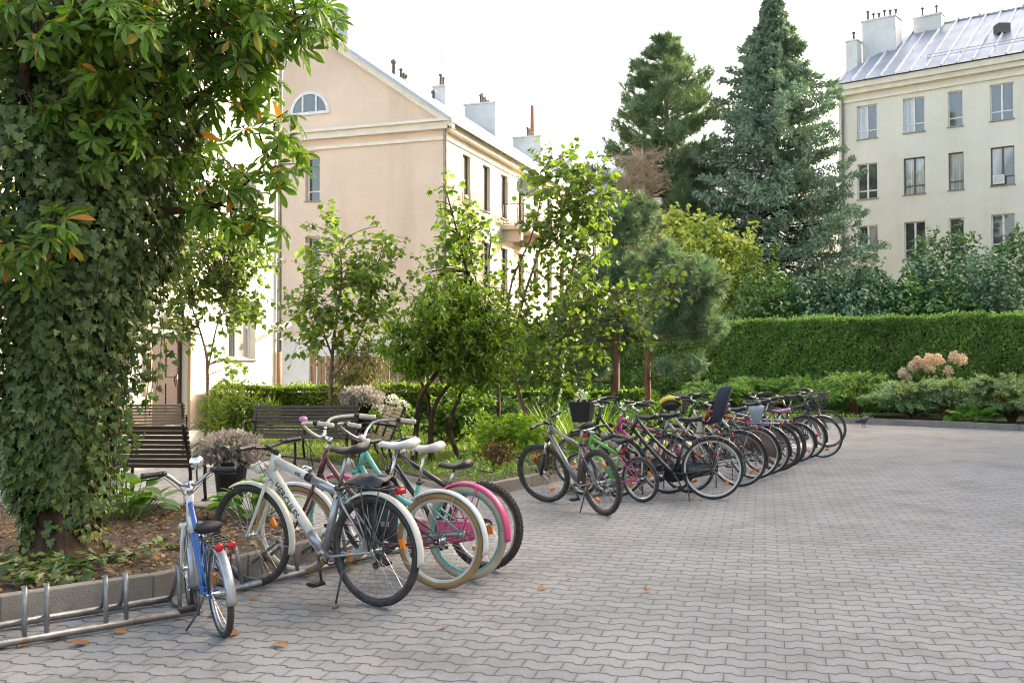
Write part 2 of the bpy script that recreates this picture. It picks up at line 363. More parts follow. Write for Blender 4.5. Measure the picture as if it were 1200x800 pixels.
def T_palm(n=6, droop=.25):                               # palmate chestnut leaf: n leaflets widest past the middle
    V = []; F3 = []; F4 = []
    for k in range(n):
        a = (k - (n - 1) / 2) * R_(48 if n > 5 else 52); L = 1.0 - .10 * abs(k - (n - 1) / 2) ** 1.3
        prof = [(0, .0), (.07, .30), (.155, .60), (.13, .82), (0, 1.0)]
        o = len(V); ca, sa = math.cos(a), math.sin(a)
        def put(x, y, z): V.append((x * ca + y * sa, -x * sa + y * ca, z))
        for (w, t) in prof:
            z = -droop * t * t * L
            put(0, t * L, z)
            if w: put(-w, t * L, z + w * .35); put(w, t * L, z + w * .35)
        # indices: 0 base; 1c 2l 3r; 4c 5l 6r; 7c 8l 9r; 10 tip
        F3 += [(o, o + 1, o + 2), (o, o + 3, o + 1), (o + 8, o + 7, o + 10), (o + 7, o + 9, o + 10)]
        F4 += [(o + 2, o + 1, o + 4, o + 5), (o + 1, o + 3, o + 6, o + 4), (o + 5, o + 4, o + 7, o + 8), (o + 4, o + 6, o + 9, o + 7)]
    return np.array(V), [np.array(F3), np.array(F4)]
class Fol:
    def __init__(s): s.V = []; s.P = {}; s.n = 0
    def add(s, pos, D, N, size, T):
        tv, tf = T; pos = np.asarray(pos, float); K = len(pos)
        if K == 0: return
        D = unit(np.asarray(D, float)); N = np.asarray(N, float); Rr = unit(np.cross(D, N)); N = np.cross(Rr, D)
        size = np.broadcast_to(np.asarray(size, float), (K,))
        W = pos[:, None, :] + size[:, None, None] * (tv[None, :, 0:1] * Rr[:, None, :] + tv[None, :, 1:2] * D[:, None, :] + tv[None, :, 2:3] * N[:, None, :])
        s.V.append(W.reshape(-1, 3)); m = len(tv)
        off = s.n + np.arange(K)[:, None, None] * m
        for f in tf: s.P.setdefault(f.shape[1], []).append((f[None] + off).reshape(-1, f.shape[1]))
        s.n += K * m
    def build(s, name, mt, parent=None, world=True, smooth=False):
        me = np_mesh(name, np.concatenate(s.V), [np.concatenate(s.P[k]) for k in sorted(s.P)], mt, smooth=smooth)
        return link(name, me, parent, world)
def rnd_dir(rng, n): return unit(rng.normal(size=(n, 3)))
def in_blob(rng, c, r, n, shell=.5):
    d = rnd_dir(rng, n); q = rng.random(n) ** shell
    q = q * (1 + .16 * np.sin(d[:, 0] * 7 + c[0] * 5) * np.cos(d[:, 2] * 6 + c[1] * 3))
    return np.array(c) + d * q[:, None] * np.array(r), d
def twigs(fol, rng, C, O, n, L, size, T, droop=.3, up=.2, jit=.5, sj=.3, flat=1.0):
    """n leaves set along a short twig at each point of C that grows towards O"""
    K = len(C)
    d = unit(O + jit * rng.normal(size=(K, 3)) + np.array([0, 0, up]))
    t = rng.random((K, n)); t = np.sort(t, 1)
    pos = C[:, None, :] + d[:, None, :] * (t * L)[..., None] + rng.normal(size=(K, n, 3)) * L * .10
    side = rng.normal(size=(K, n, 3)); side -= (side * d[:, None, :]).sum(-1, keepdims=True) * d[:, None, :]
    D = unit(d[:, None, :] * .45 + unit(side) + np.array([0, 0, -droop]))
    N = np.array([0, 0, 1.]) * flat + rng.normal(size=(K, n, 3)) * .55
    s = size * (1 + sj * rng.uniform(-1, 1, (K, n)))
    fol.add(pos.reshape(-1, 3), D.reshape(-1, 3), N.reshape(-1, 3), s.ravel(), T)
    return d
Z0 = Vector((0, 0, 1))
def near_on(paths, p):
    best = None
    for j, pts in enumerate(paths):
        for i, q in enumerate(pts):
            d = (q - p).length + max(0, q.z - p.z) * 1.2
            if best is None or d < best[0]: best = (d, q, i / len(pts), j)
    return best[1], best[2], best[3]
def tree(name, label, cat, base, stems, blobs, T, size, n, L, lm, bm, seed, group=None, droop=.3, limb=.5, rl=.011, up=.2, jit=.5, shell=.5, crown='crown', thing=None):
    rng = np.random.default_rng(seed); rr = random.Random(seed)
    e = thing or empty(name, base, label, cat, group=group)
    mbs = []; own = []; paths = []
    for pts, r0, r1 in stems:
        pts = [Vector(q) for q in pts]
        if paths and pts[0].z > base[2] + .2: pts = [near_on(paths, pts[0])[0] - Z0 * .02] + pts
        p = smooth_path(pts, 5); k = len(p); paths.append(p)
        if not mbs or (crown == 'crown' and p[0].z < base[2] + .19 and (p[0] - stems[0][0][0]).length > .05): mbs.append(MB())
        mb = mbs[-1] if (not own or p[0].z < base[2] + .19) else min(((p[0] - q).length, own[i]) for i, w in enumerate(paths[:-1]) for q in w)[1]
        if isinstance(mb, int): mb = mbs[mb]
        own.append(mbs.index(mb))
        mb.tube(p, [(r0 + (r1 - r0) * (i / (k - 1)) ** .8) * (1 + (.25 if i == 0 else 0)) * rr.uniform(.93, 1.07) for i in range(k)], 9)
    fol = Fol()
    for c, r, K in blobs:
        C, O = in_blob(rng, c, r, K, shell)
        d = twigs(fol, rng, C, O, n, L, size, T, droop, up, jit)
        for i in range(K):
            p = Vector(C[i]); q, f, j = near_on(paths, p); mb = mbs[own[j]]
            if rr.random() < limb:
                mid = (q + p) / 2 + Vector((rr.uniform(-.1, .1), rr.uniform(-.1, .1), .05 + .12 * (p - q).length))
                mb.tube(bez(q, mid, p, 5), [rl * (1.3 - f * .4), rl * 1.1, rl * .9, rl * .8, rl * .7, rl * .6], 5, cap=False)
            mb.tube([p, p + Vector(d[i]) * L], [rl * .45, rl * .2], 4, cap=False)
    for mb in mbs: mb.build('trunk', bm, e, True)
    fol.build(crown, lm, e, True)
    return e
def shrub(name, label, cat, blobs, T, size, n, L, lm, bm, seed, group=None, z0=.1, droop=.1, up=.5, nst=9, **kw):
    c0 = np.mean([np.array(b[0]) for b in blobs], 0)
    rr = random.Random(seed); st = []
    base = Vector((c0[0], c0[1], z0))
    for i in range(nst):
        c, r, K = blobs[i % len(blobs)]
        a = rr.uniform(0, 2 * PI)
        tip = Vector((c[0] + math.cos(a) * r[0] * .6, c[1] + math.sin(a) * r[1] * .6, c[2] + r[2] * rr.uniform(-.2, .6)))
        b0 = Vector((c[0] * .12 + c0[0] * .88 + math.cos(a) * .05, c[1] * .12 + c0[1] * .88 + math.sin(a) * .05, z0 - .03))
        st.append(([b0, (b0 + tip) / 2 + Vector((0, 0, .1)), tip], .014, .004))
    return tree(name, label, cat, base, st, blobs, T, size, n, L, lm, bm, seed, group, droop, limb=.12, rl=.006, up=up, crown='foliage', **kw)
def sprays(fol, rng, P, D, n, L, size, T, spread=.9, up=(0, 0, 1)):
    """flat feathery sprays: blades left and right along each axis (conifer twigs)"""
    K = len(P); D = unit(D)
    S = unit(np.cross(D, np.array(up)) + 1e-6)
    t = np.linspace(.05, 1, n)[None, :] * np.ones((K, 1))
    sg = np.where(np.arange(n) % 2 == 0, 1., -1.)[None, :, None]
    LL = np.broadcast_to(np.asarray(L, float), (K,))
    pos = P[:, None, :] + D[:, None, :] * (t * LL[:, None])[..., None]
    dd = D[:, None, :] * .75 + S[:, None, :] * sg * spread + rng.normal(size=(K, n, 3)) * .22
    N = np.array(up) + rng.normal(size=(K, n, 3)) * .4
    s = np.broadcast_to(np.asarray(size, float), (K,))[:, None] * (1.15 - .5 * t) * rng.uniform(.8, 1.2, (K, n))
    fol.add(pos.reshape(-1, 3), dd.reshape(-1, 3), N.reshape(-1, 3), s.ravel(), T)
def spruce(name, label, base, H, Rm, lm, seed, z0=.8, levels=46, per=9, tw=12, nb=7, bl=.17, T=T_dia(.16), droop=.35, shape=.85, irregular=.2, cap=1.):
    rng = np.random.default_rng(seed); rr = random.Random(seed)
    e = empty(name, base, label, 'tree')
    mb = MB(); b = Vector(base)
    mb.tube([b + Vector((0, 0, H * t)) for t in (0, .25, .5, .75, 1)], [H * .014, H * .011, H * .008, H * .004, .01], 10)
    P = []; D = []; Ls = []
    for j in range(levels):
        h = (j + rr.uniform(0, .8)) / levels
        z = z0 + (H - z0) * h
        RL = Rm * (1 - h) ** shape * min(1, (.55 + 2.2 * h)) * min(1, (1 - h) * 3.2 + .12) + .12
        for k in range(per):
            a = 2 * PI * (k + rr.random()) / per + j * .7
            Lb = RL * rr.uniform(1 - irregular * 1.6, 1 + irregular)
            o = Vector((math.cos(a), math.sin(a), 0)); q = b + Vector((0, 0, z))
            dz = Lb * (-droop * (1 - h) + .25 * h + rr.uniform(-.08, .08))
            pth = bez(q, q + o * Lb * .55 + Vector((0, 0, dz * 1.2)), q + o * Lb + Vector((0, 0, dz * .8 + Lb * .12)), 6)
            mb.tube(pth, [.012 * Lb + .008, .010 * Lb + .006, .008 * Lb + .005, .006 * Lb + .004, .005, .004, .003], 4, cap=False)
            for m in range(tw):
                t = .22 + .78 * (m + rr.random()) / tw
                f = t * 6; i = min(5, int(f)); p = pth[i].lerp(pth[i + 1], f - i)
                tg = (pth[i + 1] - pth[i]).normalized(); sd = tg.cross(Vector((0, 0, 1))).normalized() * (1 if m % 2 else -1)
                dr = (tg * .7 + sd * .8 * (1.1 - t * .8) + Vector((0, 0, rr.uniform(-.45, .25)))).normalized()
                P.append(p); D.append(dr); Ls.append((.22 + .30 * Lb * (1.05 - t)) * rr.uniform(.8, 1.2) * cap)
    P = np.array(P); D = np.array(D); Ls = np.array(Ls)
    fol = Fol()
    for up in ((0, 0, 1), (.7, .7, .1)):
        sprays(fol, rng, P, D, nb, Ls, bl, T, .9, up)
    mb.build('trunk', M['bark'], e, True); fol.build('crown', lm, e, True)
    return e
def tufts(fol, rng, C, D, n, L, w=.05, spread=.75):
    K = len(C); D = unit(D)
    dd = D[:, None, :] + rng.normal(size=(K, n, 3)) * spread
    pos = C[:, None, :] - D[:, None, :] * (rng.random((K, n)) * L * .9)[..., None]
    fol.add(pos.reshape(-1, 3), dd.reshape(-1, 3), rng.normal(size=(K * n, 3)), L * rng.uniform(.7, 1.15, K * n), T_tri(w))
def pine(name, label, base, stems, blobs, lm, seed, n=42, L=.15, w=.045, limb=.6, rl=.016, bm='bark_pine', up=.35):
    rng = np.random.default_rng(seed); rr = random.Random(seed)
    e = empty(name, base, label, 'tree'); mb = MB(); paths = []; fol = Fol()
    for pts, r0, r1 in stems:
        p = smooth_path(pts, 5); paths.append(p); k = len(p)
        mb.tube(p, [r0 + (r1 - r0) * i / (k - 1) for i in range(k)], 9)
    for c, r, K in blobs:
        C, O = in_blob(rng, c, r, K, .42)
        D = unit(O + np.array([0, 0, up]) + rng.normal(size=(K, 3)) * .35)
        tufts(fol, rng, C, D, n, L, w)
        tufts(fol, rng, C - D * L * .8, D, n // 2, L, w)
        for i in range(K):
            if rr.random() < limb:
                p = Vector(C[i]); q, f, _ = near_on(paths, p)
                mid = (q + p) / 2 + Vector((0, 0, -.05 * (p - q).length))
                mb.tube(bez(q, mid, p, 5), [rl, rl * .85, rl * .7, rl * .6, rl * .5, rl * .35], 4, cap=False)
    mb.build('trunk', M[bm], e, True); fol.build('crown', lm, e, True)
    return e
# ------------------------------------------------------------------ world, sun, camera
SUN_AZ, SUN_EL = 62, 25.5                                 # azimuth from +Y towards +X
w = bpy.data.worlds.new('World'); SC.world = w; w.use_nodes = True
nt = w.node_tree; bg = nt.nodes['Background']
sky = nt.nodes.new('ShaderNodeTexSky'); sky.sky_type = 'NISHITA'; sky.sun_disc = False
sky.sun_elevation = R_(SUN_EL); sky.sun_rotation = R_(SUN_AZ); sky.dust_density = 6.; sky.air_density = 1.; sky.ozone_density = 1.
tint = nt.nodes.new('ShaderNodeMix'); tint.data_type = 'RGBA'; tint.blend_type = 'MULTIPLY'; tint.inputs[0].default_value = 1.; tint.inputs[7].default_value = (1.09, 1., .87, 1)   # hazy warm autumn air
nt.links.new(sky.outputs[0], tint.inputs[6]); nt.links.new(tint.outputs[2], bg.inputs[0]); bg.inputs[1].default_value = .15
sl = bpy.data.lights.new('sun', 'SUN'); sl.energy = 2.5; sl.angle = R_(.6); sl.color = (1., .90, .76)
so = bpy.data.objects.new('sun', sl); COL.objects.link(so)
sd = Vector((math.sin(R_(SUN_AZ)) * math.cos(R_(SUN_EL)), math.cos(R_(SUN_AZ)) * math.cos(R_(SUN_EL)), math.sin(R_(SUN_EL))))
so.rotation_euler = sd.to_track_quat('Z', 'Y').to_euler(); so.location = sd * 60
cam = bpy.data.cameras.new('camera'); co = bpy.data.objects.new('camera', cam); COL.objects.link(co)
cam.sensor_width = 36; cam.lens = 36 * FPX / 1200; cam.clip_end = 2000; cam.clip_start = .05
co.location = (0, 0, CH); co.rotation_euler = (PI / 2 + PIT, 0, 0); SC.camera = co
SC.view_settings.view_transform = 'Standard'; SC.view_settings.look = 'None'; SC.view_settings.exposure = 2.5; SC.view_settings.gamma = 1.
SC.cycles.use_denoising = True; SC.cycles.denoising_prefilter = 'ACCURATE'; SC.cycles.pixel_filter_type = 'BLACKMAN_HARRIS'; SC.cycles.filter_width = 1.1; SC.cycles.max_bounces = 10; SC.cycles.diffuse_bounces = 6; SC.cycles.transmission_bounces = 8; SC.cycles.transparent_max_bounces = 6
SC.cycles.sample_clamp_indirect = 8
# ------------------------------------------------------------------ ground
def paver_mat():
    m, nt, b = nodes('wavy_block_paving')
    tc = nt.nodes.new('ShaderNodeTexCoord'); sx = nt.nodes.new('ShaderNodeSeparateXYZ'); nt.links.new(tc.outputs['Object'], sx.inputs[0])
    a = math.atan(-.25); c, s = math.cos(a), math.sin(a); x, y = sx.outputs[0], sx.outputs[1]
    # slight settling of the courses
    wob = noise(nt, .35, 2, .5); wob = mth(nt, 'MULTIPLY', mth(nt, 'SUBTRACT', wob, .5), .10)
    u = mth(nt, 'ADD', mth(nt, 'MULTIPLY', x, c), mth(nt, 'MULTIPLY', y, s))
    v = mth(nt, 'ADD', mth(nt, 'ADD', mth(nt, 'MULTIPLY', x, -s), mth(nt, 'MULTIPLY', y, c)), wob)
    Lp, Hp = .20, .138
    pp = mth(nt, 'PINGPONG', mth(nt, 'MULTIPLY', u, 2 / Lp), 1.)
    tr = mth(nt, 'MULTIPLY_ADD', pp, 4.6, -1.8, clamp=True)
    vv = mth(nt, 'DIVIDE', mth(nt, 'MULTIPLY_ADD', mth(nt, 'SUBTRACT', tr, .5), .027, v), Hp)
    row = mth(nt, 'FLOOR', vv); fv = mth(nt, 'SUBTRACT', vv, row)
    dv = mth(nt, 'MULTIPLY', mth(nt, 'MINIMUM', fv, mth(nt, 'SUBTRACT', 1., fv)), Hp)
    sh = mth(nt, 'MULTIPLY', mth(nt, 'FLOORED_MODULO', row, 2.), .5)
    uu = mth(nt, 'ADD', mth(nt, 'DIVIDE', u, Lp), sh)
    col = mth(nt, 'FLOOR', uu); fu = mth(nt, 'SUBTRACT', uu, col)
    du = mth(nt, 'MULTIPLY', mth(nt, 'MINIMUM', fu, mth(nt, 'SUBTRACT', 1., fu)), Lp)
    wv = noise(nt, 40, 2, .5); wv = mth(nt, 'MULTIPLY', mth(nt, 'SUBTRACT', wv, .5), .004)
    dv2 = mth(nt, 'ADD', dv, wv); du2 = mth(nt, 'ADD', mth(nt, 'ADD', du, wv), .0036)
    d = mth(nt, 'MINIMUM', du2, dv2)
    mr = NN(nt, 'ShaderNodeMapRange'); mr.interpolation_type = 'SMOOTHSTEP'
    nt.links.new(d, mr.inputs[0]); mr.inputs[1].default_value = .0030; mr.inputs[2].default_value = .0078
    face = mr.outputs[0]
    cx = nt.nodes.new('ShaderNodeCombineXYZ'); nt.links.new(row, cx.inputs[0]); nt.links.new(col, cx.inputs[1])
    wn = nt.nodes.new('ShaderNodeTexWhiteNoise'); nt.links.new(cx.outputs[0], wn.inputs[0])
    tone = ramp(nt, wn.outputs[0], [(0, (.210, .209, .210)), (.5, (.229, .229, .229)), (.85, (.242, .241, .240)), (1, (.260, .250, .236))])
    big = ramp(nt, noise(nt, .55, 5, .6), [(.3, (.78, .78, .79)), (.55, (1, 1, 1)), (.75, (1.12, 1.10, 1.06))])
    tone = mixc(nt, 1., tone, big, 'MULTIPLY')
    fine = ramp(nt, noise(nt, 55, 5, .7), [(.3, (.80, .80, .80)), (.7, (1.16, 1.16, 1.16))])
    tone = mixc(nt, 1., tone, fine, 'MULTIPLY')
    spots = ramp(nt, noise(nt, 5, 3, .7), [(.66, (1, 1, 1)), (.74, (.80, .78, .74))]); tone = mixc(nt, 1., tone, spots, 'MULTIPLY')
    stain = ramp(nt, noise(nt, 1.3, 6, .68), [(.50, (1, 1, 1)), (.62, (.84, .82, .79)), (.72, (.70, .68, .65))]); tone = mixc(nt, 1., tone, stain, 'MULTIPLY')
    sandy = ramp(nt, noise(nt, .8, 5, .7), [(.60, (0, 0, 0)), (.76, (.4, .4, .4))]); tone = mixc(nt, sandy, tone, (.25, .215, .17))
    edge = NN(nt, 'ShaderNodeMapRange'); nt.links.new(d, edge.inputs[0]); edge.inputs[1].default_value = .004; edge.inputs[2].default_value = .03
    tone = mixc(nt, 1., tone, ramp(nt, edge.outputs[0], [(0, (.86, .85, .83)), (1, (1.02, 1.02, 1.02))]), 'MULTIPLY')
    joint = mixc(nt, ramp(nt, noise(nt, .9, 5, .7), [(.4, (0, 0, 0)), (.6, (1, 1, 1))]), (.050, .038, .027), (.050, .060, .020))
    joint = mixc(nt, ramp(nt, noise(nt, 1.7, 4, .7), [(.58, (0, 0, 0)), (.68, (1, 1, 1))]), joint, (.13, .105, .075))
    nt.links.new(mixc(nt, face, joint, tone), b.inputs['Base Color'])
    b.inputs['Roughness'].default_value = .82
    h = mth(nt, 'ADD', mth(nt, 'MULTIPLY', face, .8), mth(nt, 'ADD', mth(nt, 'MULTIPLY', wn.outputs[0], .6), mth(nt, 'MULTIPLY', noise(nt, 120, 4, .7), .12)))
    bn = NN(nt, 'ShaderNodeBump'); bn.inputs['Strength'].default_value = .7; bn.inputs['Distance'].default_value = .006
    nt.links.new(h, bn.inputs['Height']); nt.links.new(bn.outputs[0], b.inputs['Normal'])
    return m
mb = MB(); mb.quad((-400, -300, 0), (400, -300, 0), (400, 600, 0), (-400, 600, 0))
tag(mb.build('pavement', paver_mat()), kind='structure')
# bed outlines (outer edge of the kerbs)
K1, K2, K3 = Vector((-2.32, 6.55)), Vector((-1.47, 8.0)), Vector((-1.75, 8.75))
bedk = [Vector((-6.4, 2.85)), K1, K2, K3, Vector((-2.7, 9.75)), Vector((-4.2, 10.25)), Vector((-9, 9.4))]
E0 = Vector((-.30, 11.75)); HC = Vector((8.25, 27.0))
gard = [Vector((-7.3, 24)), Vector((-5.5, 17.4)), Vector((-3.6, 15.9)), Vector((-1.6, 13.75)), Vector((-.62, 11.95)), E0 + Vector((0.05, -.02)), HC, Vector((19, 16.6))]
def kerb(mb, pts, h, wd=.10, stone=1.0):
    for i in range(len(pts) - 1):
        a, b = pts[i], pts[i + 1]; d = (b - a); L = d.length; d = d / L; n = max(1, round(L / stone))
        nl = Vector((-d.y, d.x))
        for k in range(n):
            s0 = L * k / n + .003; s1 = L * (k + 1) / n - .003; j = random.uniform(-.004, .004)
            p, q = a + d * s0 + nl * j, a + d * s1 + nl * (j + random.uniform(-.003, .003))
            hh = h + random.uniform(-.005, .004)
            vs = [(p.x, p.y, -.05), (q.x, q.y, -.05), (q.x + nl.x * wd, q.y + nl.y * wd, -.05), (p.x + nl.x * wd, p.y + nl.y * wd, -.05)]
            vs += [(x, y, hh) for x, y, _ in vs]
            mb.add(vs, [(3, 2, 1, 0), (4, 5, 6, 7), (0, 1, 5, 4), (1, 2, 6, 5), (2, 3, 7, 6), (3, 0, 4, 7)], False)
mb = MB(); kerb(mb, bedk, .165, .09)
tag(mb.build('kerb', M['kerb'], bevel=.008), kind='structure')
mb = MB(); kerb(mb, gard[4:], .15, .10); kerb(mb, gard[:5], .06, .06, .8)
tag(mb.build('kerb', M['kerb'], bevel=.008), kind='structure')
def inset(pts, d):
    out = []
    for i, p in enumerate(pts):
        a = pts[max(i - 1, 0)]; b = pts[min(i + 1, len(pts) - 1)]; t = (b - a).normalized(); out.append(p + Vector((-t.y, t.x)) * d)
    return out
def soil(name, poly, z, m):
    mb = MB(); mb.prism([(p.x, p.y) for p in poly], -.05, z); return tag(mb.build(name, m), kind='structure')
bedp = inset(bedk, .08) + [Vector((-14, 7)), Vector((-12, 0))]
soil('soil', bedp, .125, M['soil'])
gardp = inset(gard, .05) + [Vector((60, -20)), Vector((90, 120)), Vector((-60, 120)), Vector((-30, 60)), Vector((-12, 44))]
soil('garden_ground', gardp, .10, M['lawnbase'])
def inside(poly, x, y):
    c = np.zeros(len(x), bool); n = len(poly)
    for i in range(n):
        a, b = poly[i], poly[i - 1]
        cond = ((a.y > y) != (b.y > y)) & (x < (b.x - a.x) * (y - a.y) / (b.y - a.y + 1e-12) + a.x)
        c ^= cond
    return c
# ------------------------------------------------------------------ buildings
Z = Vector((0, 0, 1))
def wall(mb, P, U, N, L, z0, z1, holes=(), depth=.22):
    P = Vector(P); us = sorted({0., L} | {h[0] for h in holes} | {h[1] for h in holes}); zs = sorted({z0, z1} | {h[2] for h in holes} | {h[3] for h in holes})
    pt = lambda u, z, n=0.: P + U * u + N * n + Z * z
    def face(a, b, c, d):                                   # keep normals outward
        n = (b - a).cross(c - a)
        return a, b, c, d
    for i in range(len(us) - 1):
        for j in range(len(zs) - 1):
            uc, zc = (us[i] + us[i + 1]) / 2, (zs[j] + zs[j + 1]) / 2
            if any(h[0] < uc < h[1] and h[2] < zc < h[3] for h in holes): continue
            mb.quad(pt(us[i], zs[j]), pt(us[i + 1], zs[j]), pt(us[i + 1], zs[j + 1]), pt(us[i], zs[j + 1]))
    for (a, b, c, d) in holes:
        mb.quad(pt(a, c), pt(a, d), pt(a, d, -depth), pt(a, c, -depth)); mb.quad(pt(b, c), pt(b, c, -depth), pt(b, d, -depth), pt(b, d))
        mb.quad(pt(a, d), pt(b, d), pt(b, d, -depth), pt(a, d, -depth)); mb.quad(pt(a, c), pt(a, c, -depth), pt(b, c, -depth), pt(b, c))
def window(par, P, U, N, h, fm, gm, depth=.16, mull=1, trans=None, sill=True, ac=False):
    """frame (part) > pane, sill (sub-parts) in the opening h = (u0, u1, z0, z1)"""
    a, b, c, d = h; fw = .055; mb = MB(); n0, n1 = -depth - .05, -depth + .01
    mb.obox(P, U, N, a, a + fw, n0, n1, c, d); mb.obox(P, U, N, b - fw, b, n0, n1, c, d)
    mb.obox(P, U, N, a + fw, b - fw, n0, n1, c, c + fw); mb.obox(P, U, N, a + fw, b - fw, n0, n1, d - fw, d)
    for k in range(mull):
        u = a + (b - a) * (k + 1) / (mull + 1); mb.obox(P, U, N, u - .045, u + .045, n0, n1 + .015, c + fw, d - fw)
    if trans: mb.obox(P, U, N, a + fw, b - fw, n0, n1 - .004, trans - .03, trans + .03)
    f = mb.build('window', fm, par, True)
    pm = MB(); pm.obox(P, U, N, a + .02, b - .02, -depth - .045, -depth - .025, c + .02, d - .02)
    if gm is not None:
        gl = gm if isinstance(gm, (list, tuple)) else [gm]
        for k, q in enumerate(gl):
            pm = MB(); n = len(gl); u0, u1 = a + .02 + (b - a - .04) * k / n, a + .02 + (b - a - .04) * (k + 1) / n
            pm.obox(P, U, N, u0 + .001, u1 - .001, -depth - .045, -depth - .025, c + .02, d - .02); pm.build('pane', q, f)
    if sill:
        sm = MB(); sm.obox(P, U, N, a - .05, b + .05, -depth + .012, .07, c - .035, c + .012); sm.build('sill', M['sill'], f)
    return f
def chimney(par, base, U, V, wu, wv, z0, z1, pots=4, name='chimney', mt='chimney', pot='roof_dark', aerial=False):
    mb = MB(); c = Vector((base.x, base.y, 0))
    mb.obox(c, U, V, -wu / 2, wu / 2, -wv / 2, wv / 2, z0, z1); mb.obox(c, U, V, -wu / 2 - .06, wu / 2 + .06, -wv / 2 - .06, wv / 2 + .06, z1 + .002, z1 + .10)
    mb.m = 1
    for k in range(pots):
        u = -wu / 2 + wu * (k + .5) / pots; p = c + U * u; h = random.uniform(.3, .6)
        mb.lathe([(.075, z1 + .10), (.065, z1 + .1 + h), (.11, z1 + .12 + h), (.11, z1 + .18 + h), (.02, z1 + .24 + h)], (p.x, p.y, 0), 8)
    if aerial:
        mb.tube([c + Z * z1, c + Z * (z1 + 2.2)], .03, 5)
        for k in range(4): mb.tube([c + U * -.4 + Z * (z1 + 1.2 + .25 * k), c + U * .4 + Z * (z1 + 1.2 + .25 * k)], .018, 4)
    return mb.build(name, [M[mt], M[pot]], par, True)
# --- building with the peach gable (left of centre)
C0 = Vector((-2.8, 41, 0)); U = Vector((-.944, .331, 0)).normalized(); V = Vector((.331, .944, 0)).normalized()
gb = empty('gabled_house', C0, 'peach gabled apartment house with a half-round attic window and white street side', 'building')
NG, NF = -V, -U
GW = 13.0; EZ = 11.45; RZ = 16.15; FL = 46.
gh = [(5.75, 6.45, 8.55, 10.45), (5.75, 6.45, 5.25, 7.05), (2.3, 4.2, .1, 2.3)]
mb = MB(); wall(mb, C0, U, NG, GW, 2.75, EZ, gh[:2], .32)
mb.poly([C0 + Z * EZ, C0 + U * GW + Z * EZ, C0 + U * (GW / 2) + Z * RZ])
mb.m = 1; wall(mb, C0, U, NG, GW, 0, 2.75, [])
mb.build('gable_wall', [M['peach_wall'], M['white_wall']], gb, True)
fh = []
for k in range(14):
    t = 2.05 + k * 2.42
    for (z0, z1) in ((8.5, 10.6), (5.0, 7.1), (1.6, 3.6)): fh.append((t, t + .95, z0, z1))
mb = MB(); wall(mb, C0, V, NF, FL, 0, EZ, fh)
mb.quad(C0 + U * GW, C0 + U * GW + V * FL, C0 + U * GW + V * FL + Z * EZ, C0 + U * GW + Z * EZ)
mb.build('side_wall', M['cream_wall'], gb, True)
for i, h in enumerate(gh[:2]): window(gb, C0, U, NG, h, M['frame_white'], M['glass'], depth=.26, mull=0, trans=h[2] + .45)
for i, h in enumerate(fh): window(gb, C0, V, NF, h, M['frame_brown'], M['glass'], mull=1)
# half-round attic window
mb = MB(); cx, cz, rr = GW / 2 - .25, 12.35, .95
arc = [(cx + rr * math.cos(a), cz + rr * math.sin(a)) for a in [PI * k / 16 for k in range(17)]]
P = lambda u, z, n: C0 + U * u + NG * n + Z * z
for i in range(16):
    (u0, z0), (u1, z1) = arc[i], arc[i + 1]; s = .86
    a0, a1 = (cx + (u0 - cx) * s, cz + (z0 - cz) * s), (cx + (u1 - cx) * s, cz + (z1 - cz) * s)
    mb.add([P(u0, z0, .0), P(u1, z1, .0), P(u1, z1, .06), P(u0, z0, .06), P(*a0, .0), P(*a1, .0), P(*a1, .06), P(*a0, .06)], [(0, 1, 2, 3), (3, 2, 6, 7), (4, 7, 6, 5)], False)
mb.obox(C0, U, NG, cx - rr - .05, cx + rr + .05, 0, .09, cz - .08, cz + .04)
for u in (cx - .33, cx + .33): mb.obox(C0, U, NG, u - .04, u + .04, .0, .05, cz + .04, cz + .74)
fr = mb.build('attic_window', M['frame_white'], gb, True)
mb = MB(); mb.poly([P(u, z, .02) for u, z in [(cx + (u - cx) * .9, cz + (z - cz) * .9) for u, z in arc]]); mb.build('pane', M['glass'], fr)
# cornices: pent band across the gable, eaves band along the side, rake mouldings
mb = MB()
mb.obox(C0, U, NG, -.45, GW, .002, .42, EZ - .02, EZ + .10); mb.obox(C0, U, NG, -.25, GW, .002, .26, EZ - .30, EZ - .022); mb.obox(C0, U, NG, -.1, GW, .002, .10, EZ - .72, EZ - .58)
mb.obox(C0, V, NF, .002, FL, .002, .50, EZ + .0, EZ + .16); mb.obox(C0, V, NF, .002, FL, .002, .30, EZ - .30, EZ - .002); mb.obox(C0, V, NF, .002, FL, .002, .07, EZ - .66, EZ - .56)
mb.build('cornice', M['cornice'], gb, True)
mb = MB(); sl_ = (RZ - EZ) / (GW / 2)
for side in (0, 1):
    e0 = C0 + (U * -.55 if side == 0 else U * (GW + .55)) + Z * (EZ + .2 - .55 * sl_ + .1); r0 = C0 + U * (GW / 2) + Z * (RZ + .22)
    nn = Z * .14
    for base, n0 in ((NG * .42, 0),):
        a, b = e0 + base, r0 + base; c, d = r0 - NG * FL, e0 - NG * FL
        mb.add([a, b, c, d, a + nn, b + nn, c + nn, d + nn], [(0, 1, 2, 3), (4, 5, 6, 7), (0, 1, 5, 4), (3, 2, 6, 7), (0, 3, 7, 4), (1, 2, 6, 5)], False)
rf = mb.build('roof', M['roof_metal'], gb, True)
mb = MB()
